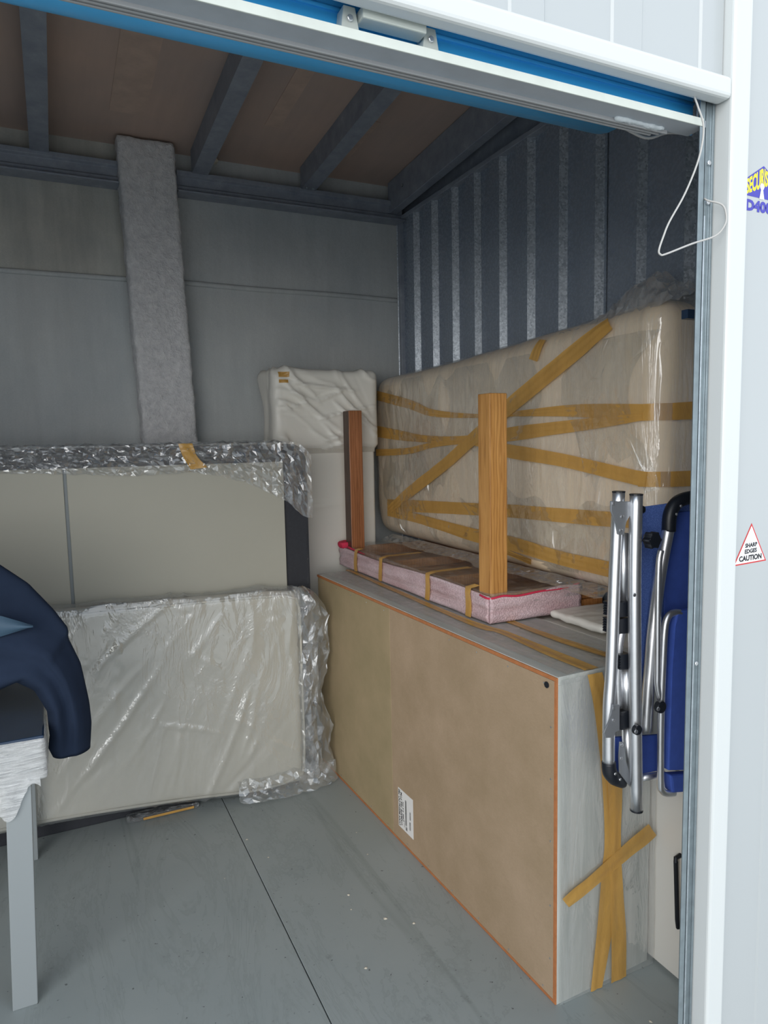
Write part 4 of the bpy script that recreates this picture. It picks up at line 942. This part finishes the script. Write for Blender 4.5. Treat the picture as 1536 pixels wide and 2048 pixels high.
for x, z, y in ((1.152, 1.349, 1.194), (1.206, 1.343, 1.194), (1.178, 1.317, 1.194), (1.175, 1.285, 1.194), (1.220, 1.128, 1.1755), (1.161, 0.862, 1.195), (1.161, 0.833, 1.195), (1.188, 0.766, 1.203), (1.187, 0.733, 1.203), (1.225, 0.659, 1.203)):
    cyl('rivet', (Q(x, z, y)[0], y, Q(x, z, y)[1]), (0, -1, 0), 0.0042, 0.002, 'alum', fc, 10)
for x, z in ((1.364, 1.331), (1.350, 1.312)): cyl('rivet', (Q(x, z, 1.206)[0], 1.206, Q(x, z, 1.206)[1]), (0, -1, 0), 0.0035, 0.004, 'alum', fc, 8)
for x, z in ((1.166, 0.700), (1.182, 0.682)): cyl('rivet', (x, 1.200, z), (0, -1, 0), 0.0035, 0.004, 'alum', fc, 8)
box('clamp', 1.190, 1.2215, 1.206, 1.248, 0.797, 0.842, 'black', fc, 0.006)
cyl('clamp_knob', (1.205, 1.176, 0.812), (0, -1, 0), 0.012, 0.012, 'black', fc)
cyl('rivet', (1.195, 1.164, 0.812), (0, -1, 0), 0.005, 0.003, 'alum', fc, 8)
cyl('joint_knob', (1.295, 1.192, 0.846), (0, -1, 0), 0.015, 0.014, 'black', fc)
cyl('rivet', (1.280, 1.178, 0.846), (0, -1, 0), 0.005, 0.003, 'alum', fc, 8)
for (x0, x1, z0, z1) in ((1.160, 1.206, 1.078, 1.114), (1.159, 1.206, 1.038, 1.075), (1.178, 1.209, 0.950, 0.988)):
    nT = 6; pts = [(x1, z0), (x1, z1)]
    for k in range(nT):
        a = z1-(z1-z0)*k/nT; b = z1-(z1-z0)*(k+0.5)/nT; c2 = z1-(z1-z0)*(k+0.55)/nT; pts += [(x0, a), (x0, b), (x0+0.004, c2)]
    cprism('ratchet', pts, 1.206, 1.244, 'black', 0)
# star knob
sp = []
for k in range(60):
    a = 2*math.pi*k/60; r = 0.0185+0.0035*math.cos(6*a); sp.append((1.2857+r*math.cos(a), 1.2525+r*math.sin(a)))
prism('star_knob', [(x*1.158/1.2, 1.5+(z-1.5)*1.158/1.2) for x, z in sp], 'y', 1.158, 1.180, 'black', fc, 0.002)
cyl('star_knob_stem', (1.241, 1.179, 1.2613), (0.9, 1, 0), 0.009, 0.05, 'black', fc)
for (x, z, r, y) in ((1.167, 1.375, 0.0150, 1.215), (1.221, 1.366, 0.0155, 1.190)): cyl('end_cap', (Q(x, z, y)[0], y, Q(x, z, y)[1]-0.002), (0, 0, 1), r, 0.004, 'black', fc)
cyl('end_cap', (Q(1.239, 0.592, 1.19)[0], 1.190, Q(1.239, 0.592, 1.19)[1]), (0, 0, -1), 0.0155, 0.005, 'black', fc)
box('lock_block', 1.238, 1.262, 1.205, 1.24, 1.318, 1.338, 'black', fc, 0.008)

# ================================================================== CORD
cpts = [(1.070, 0.935, 2.11), (1.074, 0.925, 2.08), (1.083, 0.92, 2.045), (1.073, 0.92, 1.992), (1.041, 0.92, 1.928), (1.004, 0.92, 1.875), (0.990, 0.92, 1.848), (0.980, 0.92, 1.824), (0.984, 0.92, 1.817), (0.997, 0.92, 1.819), (1.061, 0.92, 1.843), (1.112, 0.915, 1.860), (1.130, 0.91, 1.878), (1.135, 0.91, 1.896), (1.130, 0.915, 1.917), (1.117, 0.935, 1.929), (1.119, 0.945, 1.936)]
tag(tube('pull_cord', cpts, 0.0017, 'cord', None, 8), 'thin white cord dangling from the shutter down to the guide rail', 'cord')
tag(tube('pull_cord', [(1.02, 1.07, 2.105), (1.05, 1.06, 2.088), (1.085, 1.05, 2.078), (1.115, 1.03, 2.085), (1.122, 0.975, 2.066), (1.124, 0.968, 2.10), (1.126, 0.966, 2.14)], 0.003, 'cord', None, 8), 'short white cord looped round the shutter rail end', 'cord')

# ================================================================== CRUMBS on the floor
rg = random.Random(7); V = []; F = []
for (x, y, r) in ((0.80, 2.02, 0.007), (0.86, 1.86, 0.007), (0.93, 1.80, 0.006), (0.72, 1.70, 0.005), (0.62, 2.35, 0.004), (0.95, 2.2, 0.003), (0.97, 2.35, 0.003), (0.3, 1.6, 0.004), (0.05, 1.75, 0.004), (0.78, 1.95, 0.003), (0.45, 2.3, 0.003), (1.30, 1.20, 0.005), (0.58, 2.5, 0.005), (0.45, 1.42, 0.005)):
    b = len(V); n = 6
    V += [(x+r*math.cos(k*math.pi/3)*rg.uniform(0.6, 1.3), y+r*math.sin(k*math.pi/3)*rg.uniform(0.6, 1.3), 0.0008) for k in range(n)]+[(x, y, r*0.6)]
    F += [(b+k, b+(k+1) % n, b+n) for k in range(n)]
tag(mesh('crumbs', V, F, 'crumb'), 'small pale crumbs and paper bits scattered on the grey floor', 'debris', kind='stuff')
